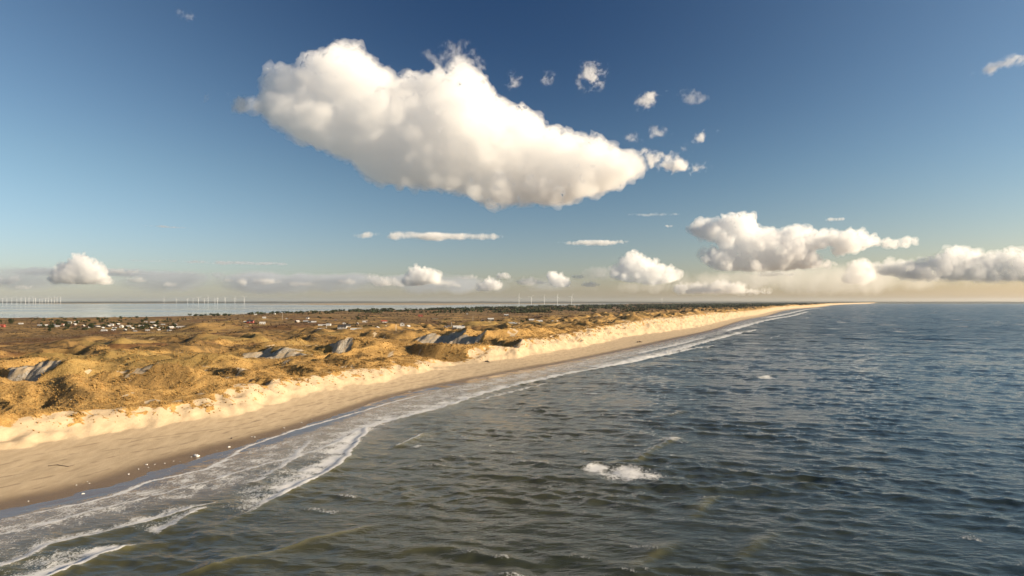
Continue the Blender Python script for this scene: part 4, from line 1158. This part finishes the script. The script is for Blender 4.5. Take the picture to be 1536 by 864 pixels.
cloud('cumulus_cloud', 'huge white cumulus cloud alone high in the blue sky, sloping down to a point', BIG, 5200, 0.024, n=260, rmax=62, rmin=3, thick=0.6, seed=4, amp=(0.24, 0.17, 0.16), bill=(34, 12, 4.4), veil=7, vdens=0.022)
def crop(pts, ox, oy, sc):
    return [(ox + x / sc, oy + y / sc) for x, y in pts]
RB = crop([(205,120),(240,85),(290,78),(340,75),(365,60),(390,52),(425,54),(450,55),(485,80),(500,115),(560,120),(620,105),(660,108),(700,115),(760,125),(830,130),(860,108),(890,115),(925,135),(950,145),(1020,155),(1060,160),(1090,155),(1150,170),(1140,185),(1080,182),(1020,190),(940,180),(880,202),(790,222),(770,215),(785,185),(765,178),(710,200),(745,235),(850,240),(830,262),(770,266),(700,270),(600,275),(450,280),(330,275),(270,240),(250,200),(300,192),(340,190),(320,165),(250,150)], 950, 300, 2.618)
cloud('cumulus_cloud', 'broad white cumulus bank with a domed top over the far end of the beach', RB, 30000, 0.042, n=260, rmax=20, rmin=2, thick=0.8, vox=1.0, bill=(13, 5, 2.2), amp=(0.36, 0.34, 0.26), seed=11, veil=3, vdens=0.05)
RR = crop([(930,250),(1000,240),(1060,243),(1130,235),(1200,215),(1240,185),(1290,178),(1350,200),(1390,212),(1430,205),(1460,195),(1540,205),(1640,190),(1750,230),(1750,330),(1540,318),(1400,320),(1230,315),(1080,312),(950,290)], 950, 300, 2.618)
cloud('cumulus_cloud', 'long cream cumulus bank running out of the picture over the open sea', RR, 31000, 0.036, n=220, rmax=17, rmin=2, thick=0.8, vox=1.3, bill=(12, 5, 2.4), amp=(0.36, 0.34, 0.26), seed=12, veil=4, vdens=0.03)
cloud('cumulus_cloud', 'small pale cumulus tower standing before the long cream bank over the sea', crop([(800,325),(830,285),(850,245),(880,230),(915,232),(930,250),(945,280),(950,310),(900,332)], 950, 300, 2.618), 29500, 0.030, n=60, rmax=14, rmin=2, thick=0.8, vox=1.1, bill=(9, 4, 2), seed=13, veil=3, vdens=0.03)
cloud('cumulus_cloud', 'compact peaked cumulus above the dunes where the turbines end', crop([(1000,100),(1020,75),(1060,70),(1085,20),(1120,-5),(1180,-8),(1230,30),(1270,40),(1300,50),(1340,70),(1400,90),(1440,112),(1420,150),(1360,172),(1290,180),(1200,172),(1100,165),(1030,140)], 650, 380, 3.84), 29000, 0.060, n=120, rmax=11, rmin=1.6, thick=0.8, vox=0.9, bill=(9, 4, 1.8), amp=(0.42, 0.46, 0.3), seed=14, veil=2.5, vdens=0.05)
cloud('cumulus_cloud', 'low row of cream cumulus heads touching the horizon haze above the wooded dunes', crop([(150,360),(180,335),(210,345),(250,340),(300,345),(340,325),(380,340),(430,340),(440,360),(560,372),(540,388),(300,385),(160,385)], 950, 294, 2.618), 33000, 0.065, n=80, rmax=8, rmin=1, thick=0.8, vox=0.7, bill=(6, 3, 1.4), amp=(0.42, 0.46, 0.3), seed=15, veil=2, vdens=0.04)
cloud('cumulus_cloud', 'puffy small cumulus over the lagoon, leftmost of the three above the five turbines', crop([(240,205),(255,180),(300,145),(330,140),(360,155),(385,165),(405,188),(380,205),(330,215),(260,218)], 650, 380, 3.84), 28500, 0.130, n=50, rmax=9, rmin=1.2, thick=0.8, vox=0.7, bill=(6, 3, 1.4), amp=(0.42, 0.46, 0.3), seed=16, veil=1.8, vdens=0.05)
cloud('cumulus_cloud', 'faint small cumulus peeping over the puffy one above the lagoon', crop([(345,140),(370,115),(415,108),(452,132),(430,145),(380,146)], 650, 380, 3.84), 30500, 0.108, n=30, rmax=6, rmin=1, thick=0.8, vox=0.7, bill=(5, 3, 1.4), amp=(0.42, 0.46, 0.3), seed=17, veil=1.5, vdens=0.05)
cloud('cumulus_cloud', 'bright leaning cumulus directly above the five turbines', crop([(650,108),(690,102),(735,118),(765,140),(785,160),(805,190),(760,196),(700,192),(668,170),(655,140)], 650, 380, 3.84), 28800, 0.140, n=50, rmax=9, rmin=1.2, thick=0.8, vox=0.7, bill=(6, 3, 1.4), amp=(0.42, 0.46, 0.3), seed=18, veil=1.5, vdens=0.05)
cloud('cumulus_cloud', 'thin cream strip of cumulus left of the bright leaning one', crop([(470,160),(510,140),(560,138),(600,150),(665,165),(660,178),(560,178),(480,175)], 650, 380, 3.84), 30200, 0.076, n=40, rmax=6, rmin=1, thick=0.8, vox=0.7, bill=(5, 3, 1.4), amp=(0.42, 0.46, 0.3), seed=19, veil=2, vdens=0.04)
cloud('cumulus_cloud', 'broad rounded cumulus with a dark line across it over the middle of the lagoon', crop([(1150,70),(1190,45),(1205,10),(1240,-2),(1300,5),(1370,25),(1392,50),(1390,80),(1470,95),(1440,108),(1330,100),(1240,115),(1180,112)], 300, 400, 3.84), 28600, 0.119, n=100, rmax=8, rmin=1.2, thick=0.8, vox=0.75, bill=(7, 3, 1.5), amp=(0.42, 0.46, 0.3), seed=20, veil=2, vdens=0.05)
cloud('cumulus_cloud', 'pale low cumulus scraps left of the broad rounded one over the lagoon', crop([(940,70),(980,50),(1050,55),(1120,65),(1190,100),(1180,118),(1100,112),(980,95)], 300, 400, 3.84), 31500, 0.054, n=40, rmax=6, rmin=1, thick=0.8, vox=0.7, bill=(5, 3, 1.4), amp=(0.42, 0.46, 0.3), seed=21, veil=2, vdens=0.03)
cloud('cumulus_cloud', 'tallest heaped cumulus over the left end of the lagoon, between two wind farms', crop([(265,215),(300,190),(330,150),(345,130),(400,122),(420,95),(450,82),(485,78),(510,100),(520,118),(570,128),(605,155),(612,195),(640,225),(660,245),(630,262),(560,255),(500,258),(420,255),(300,250),(275,238)], 0, 360, 3.84), 28000, 0.066, n=120, rmax=10, rmin=1.5, thick=0.8, vox=0.85, bill=(8, 3.6, 1.7), amp=(0.42, 0.46, 0.3), seed=22, veil=2, vdens=0.05)
cloud('cumulus_cloud', 'thin bright cumulus shelf right beside the tallest heaped cloud over the lagoon', crop([(615,190),(640,165),(680,162),(710,175),(800,175),(800,190),(700,195)], 0, 360, 3.84), 29500, 0.086, n=40, rmax=6, rmin=1, thick=0.8, vox=0.7, bill=(5, 3, 1.4), amp=(0.42, 0.46, 0.3), seed=23, veil=1.5, vdens=0.04)
cloud('cumulus_cloud', 'low rounded cumulus at the left edge of the sky above the largest wind farm', crop([(-120,215),(-40,205),(0,212),(50,220),(70,205),(110,208),(130,228),(60,255),(0,258),(-100,255)], 0, 360, 3.84), 30500, 0.086, n=50, rmax=8, rmin=1, thick=0.8, vox=0.75, bill=(6, 3, 1.4), amp=(0.42, 0.46, 0.3), seed=24, veil=2, vdens=0.04)
cloud('cumulus_cloud', 'small low cumulus puff above the right-hand turbines of the middle wind farm', crop([(1255,232),(1300,222),(1370,225),(1395,215),(1425,225),(1425,258),(1390,262),(1360,240),(1270,240)], 0, 360, 3.84), 30000, 0.086, n=30, rmax=5, rmin=1, thick=0.8, vox=0.7, bill=(5, 3, 1.4), amp=(0.42, 0.46, 0.3), seed=25, veil=1.5, vdens=0.04)
cloud('cumulus_cloud', 'pair of flat cream puffs over the lagoon between small puff and broad cumulus', crop([(355,75),(390,65),(440,78),(490,80),(470,95),(380,95)], 300, 400, 3.84), 30800, 0.076, n=30, rmax=5, rmin=1, thick=0.8, vox=0.7, bill=(5, 3, 1.4), amp=(0.42, 0.46, 0.3), seed=26, veil=1.5, vdens=0.04)
G1 = (0.66, 0.72, 0.80)
for args in [
    ('grey veil of stratus along the horizon above the whole lagoon', 420, 424, 620, 22, 36000, 0.010, 0.0, 3.0, G1, 1, 0.30, 2.0),
    ('bluish grey stratus streak over the left wind farm and its cumulus', 110, 408, 330, 9, 35000, 0.022, 0.0, 3.0, G1, 2, 0.35, 2.2),
    ('second grey stratus streak low over the middle of the lagoon', 470, 418, 330, 11, 35500, 0.02, 0.0, 3.0, G1, 3, 0.33, 2.2),
    ('faint dark streak of cloud in clear sky above the middle wind farm', 350, 394, 150, 3.0, 34000, 0.05, 0.0, 3.0, (0.72, 0.76, 0.82), 4, 0.35, 2.0),
    ('long flat lens cloud, left of the two under the huge cumulus', 650, 354, 138, 8.5, 26000, 0.085, 0.0, 3.2, (1, 1, 1), 5, 0.36, 1.4),
    ('shorter flat lens cloud, right of the two under the huge cumulus', 890, 364, 80, 5.5, 26000, 0.09, 0.0, 3.2, (1, 1, 1), 6, 0.36, 1.4),
    ('thin smear of cloud right of the huge cumulus tip and above the domed bank', 975, 322, 60, 3, 26000, 0.02, 0.0, 3.0, (1, 1, 1), 7, 0.4, 1.5),
    ('tiny flat scrap of cloud beside the left shoulder of the domed bank', 1002, 339, 14, 3.5, 26000, 0.10, 0.0, 1.6, (1, 1, 1), 8, 0.4, 1.2),
    ('small bright oval cloud above the middle of the domed bank', 1253, 329, 21, 4.6, 26000, 0.13, 0.0, 1.8, (1, 1, 1), 9, 0.36, 1.2),
    ('dim brown streak of cloud low in the left sky', 250, 340, 45, 2.4, 26000, 0.05, 0.03, 2.5, (0.75, 0.74, 0.74), 10, 0.4, 1.5),
    ('cream shower veil under the compact peaked cumulus', 985, 431, 120, 15, 34000, 0.009, 0.0, 2.5, (1, 0.985, 0.95), 11, 0.34, 1.5),
    ('cream haze bank along the sea horizon under the domed cumulus', 1230, 419, 330, 27, 36000, 0.009, 0.0, 3.0, (1, 0.985, 0.95), 12, 0.30, 2.0),
    ('grey shadowed cloud left of the compact peaked cumulus', 905, 412, 62, 16, 34500, 0.035, 0.0, 2.4, (0.74, 0.76, 0.80), 13, 0.34, 1.3)]:
    lab, px, py, rx, ry, D_, de, ti, fr, cc, se, so, stt = args
    wisp('stratus_cloud', lab, px, py, rx, ry, D_, de, ti, fr, rx * 0.35, cc, se, so, None, stt, 0.33)
for lab, px, py, rx, ry, de, ti, fr, se in [
    ('torn white scrap of cloud hovering just above the huge cumulus', 684, 90, 50, 26, 0.07, -0.1, 2.2, 21),
    ('upright white wisp in the deep blue right of the huge cumulus', 888, 114, 23, 25, 0.12, 0.5, 1.7, 22),
    ('small slanting wisp halfway between the upright wisp and the row of scraps', 972, 151, 27, 14, 0.12, -0.35, 1.7, 23),
    ('faint wisp furthest up to the right of the small slanting wisp', 1042, 145, 24, 12, 0.05, 0.2, 1.8, 24),
    ('ragged white scrap at the right end of the row past the cumulus tip', 1050, 207, 26, 14, 0.13, -0.5, 1.7, 25),
    ('thin scrap at the left end of the row past the cumulus tip', 948, 207, 18, 9, 0.07, 0.2, 1.6, 26),
    ('faint scrap in the middle of the row past the cumulus tip', 990, 197, 26, 11, 0.06, 0.1, 1.7, 27),
    ('torn tail of vapour just off the tip of the huge cumulus', 996, 242, 58, 17, 0.17, 0.2, 3.2, 28),
    ('thin dark-edged wisp hanging beside the right shoulder of the huge cumulus', 770, 122, 13, 18, 0.06, 0.2, 1.6, 29),
    ('white wisp of cloud at the right edge of the picture', 1512, 95, 44, 13, 0.13, -0.3, 1.8, 30),
    ('lone faint puff high in the left sky', 279, 22, 17, 11, 0.06, 0.0, 1.6, 31),
    ('trailing vapour tail on the left end of the huge cumulus', 366, 158, 56, 16, 0.18, 0.12, 1.9, 32),
    ('faint shred between the upright wisp and the hanging wisp', 822, 118, 13, 14, 0.04, 0.1, 1.6, 33)]:
    wisp('cloud_wisp', lab, px, py, rx * 1.45, ry * 1.4, 5200, de * 0.75, ti, fr * 1.25, None, (1, 1, 1), se, 0.30)

# the row of small cumulus heads along the horizon over the lagoon
r_ = np.random.default_rng(77)
for i, (px, py, w_, h_, lab) in enumerate([
    (35, 432, 30, 7, 'flat cream puff low over the largest wind farm'), (205, 421, 40, 7, 'flat cream puff between the tallest heaped cloud and the middle wind farm'),
    (255, 428, 26, 6, 'tiny cream puff above the first turbines of the middle wind farm'), (395, 424, 36, 9, 'cream puff just right of the middle wind farm'),
    (450, 427, 44, 8, 'long cream puff over the near lagoon shore wood'), (520, 424, 36, 8, 'cream puff left of the broad rounded cumulus, near the tan spit'),
    (572, 427, 34, 9, 'cream puff touching the left foot of the broad rounded cumulus'), (672, 428, 40, 8, 'flat cream puff right of the broad rounded cumulus'),
    (700, 417, 34, 5, 'thin high cream puff left of the five turbines'), (790, 426, 30, 7, 'cream puff between the leftmost two of the five turbines'),
    (885, 428, 34, 8, 'cream puff just right of the five turbines'), (868, 416, 22, 6, 'small bright puff above the rightmost of the five turbines'),
    (1060, 436, 60, 7, 'low cream puff above the wooded far dunes'), (1165, 412, 70, 8, 'flat puff in the cream bank right under the domed cumulus')]):
    a = np.linspace(0, 2 * math.pi, 22, endpoint=False)
    rad = 0.8 + 0.35 * r_.random(22)
    out = [(px + w_ * 0.5 * rad[j] * math.cos(t_), py - h_ * 0.7 * rad[j] * math.sin(t_) * (1.0 if math.sin(t_) > 0 else 0.45)) for j, t_ in enumerate(a)]
    cloud('cumulus_cloud', lab, out, 29500 + 300 * (i % 7), 0.085, n=36, rmax=5, rmin=0.8, thick=0.8, vox=0.6, bill=(5, 2.6, 1.3), amp=(0.4, 0.42, 0.3), seed=60 + i, veil=1.4, vdens=0.04)
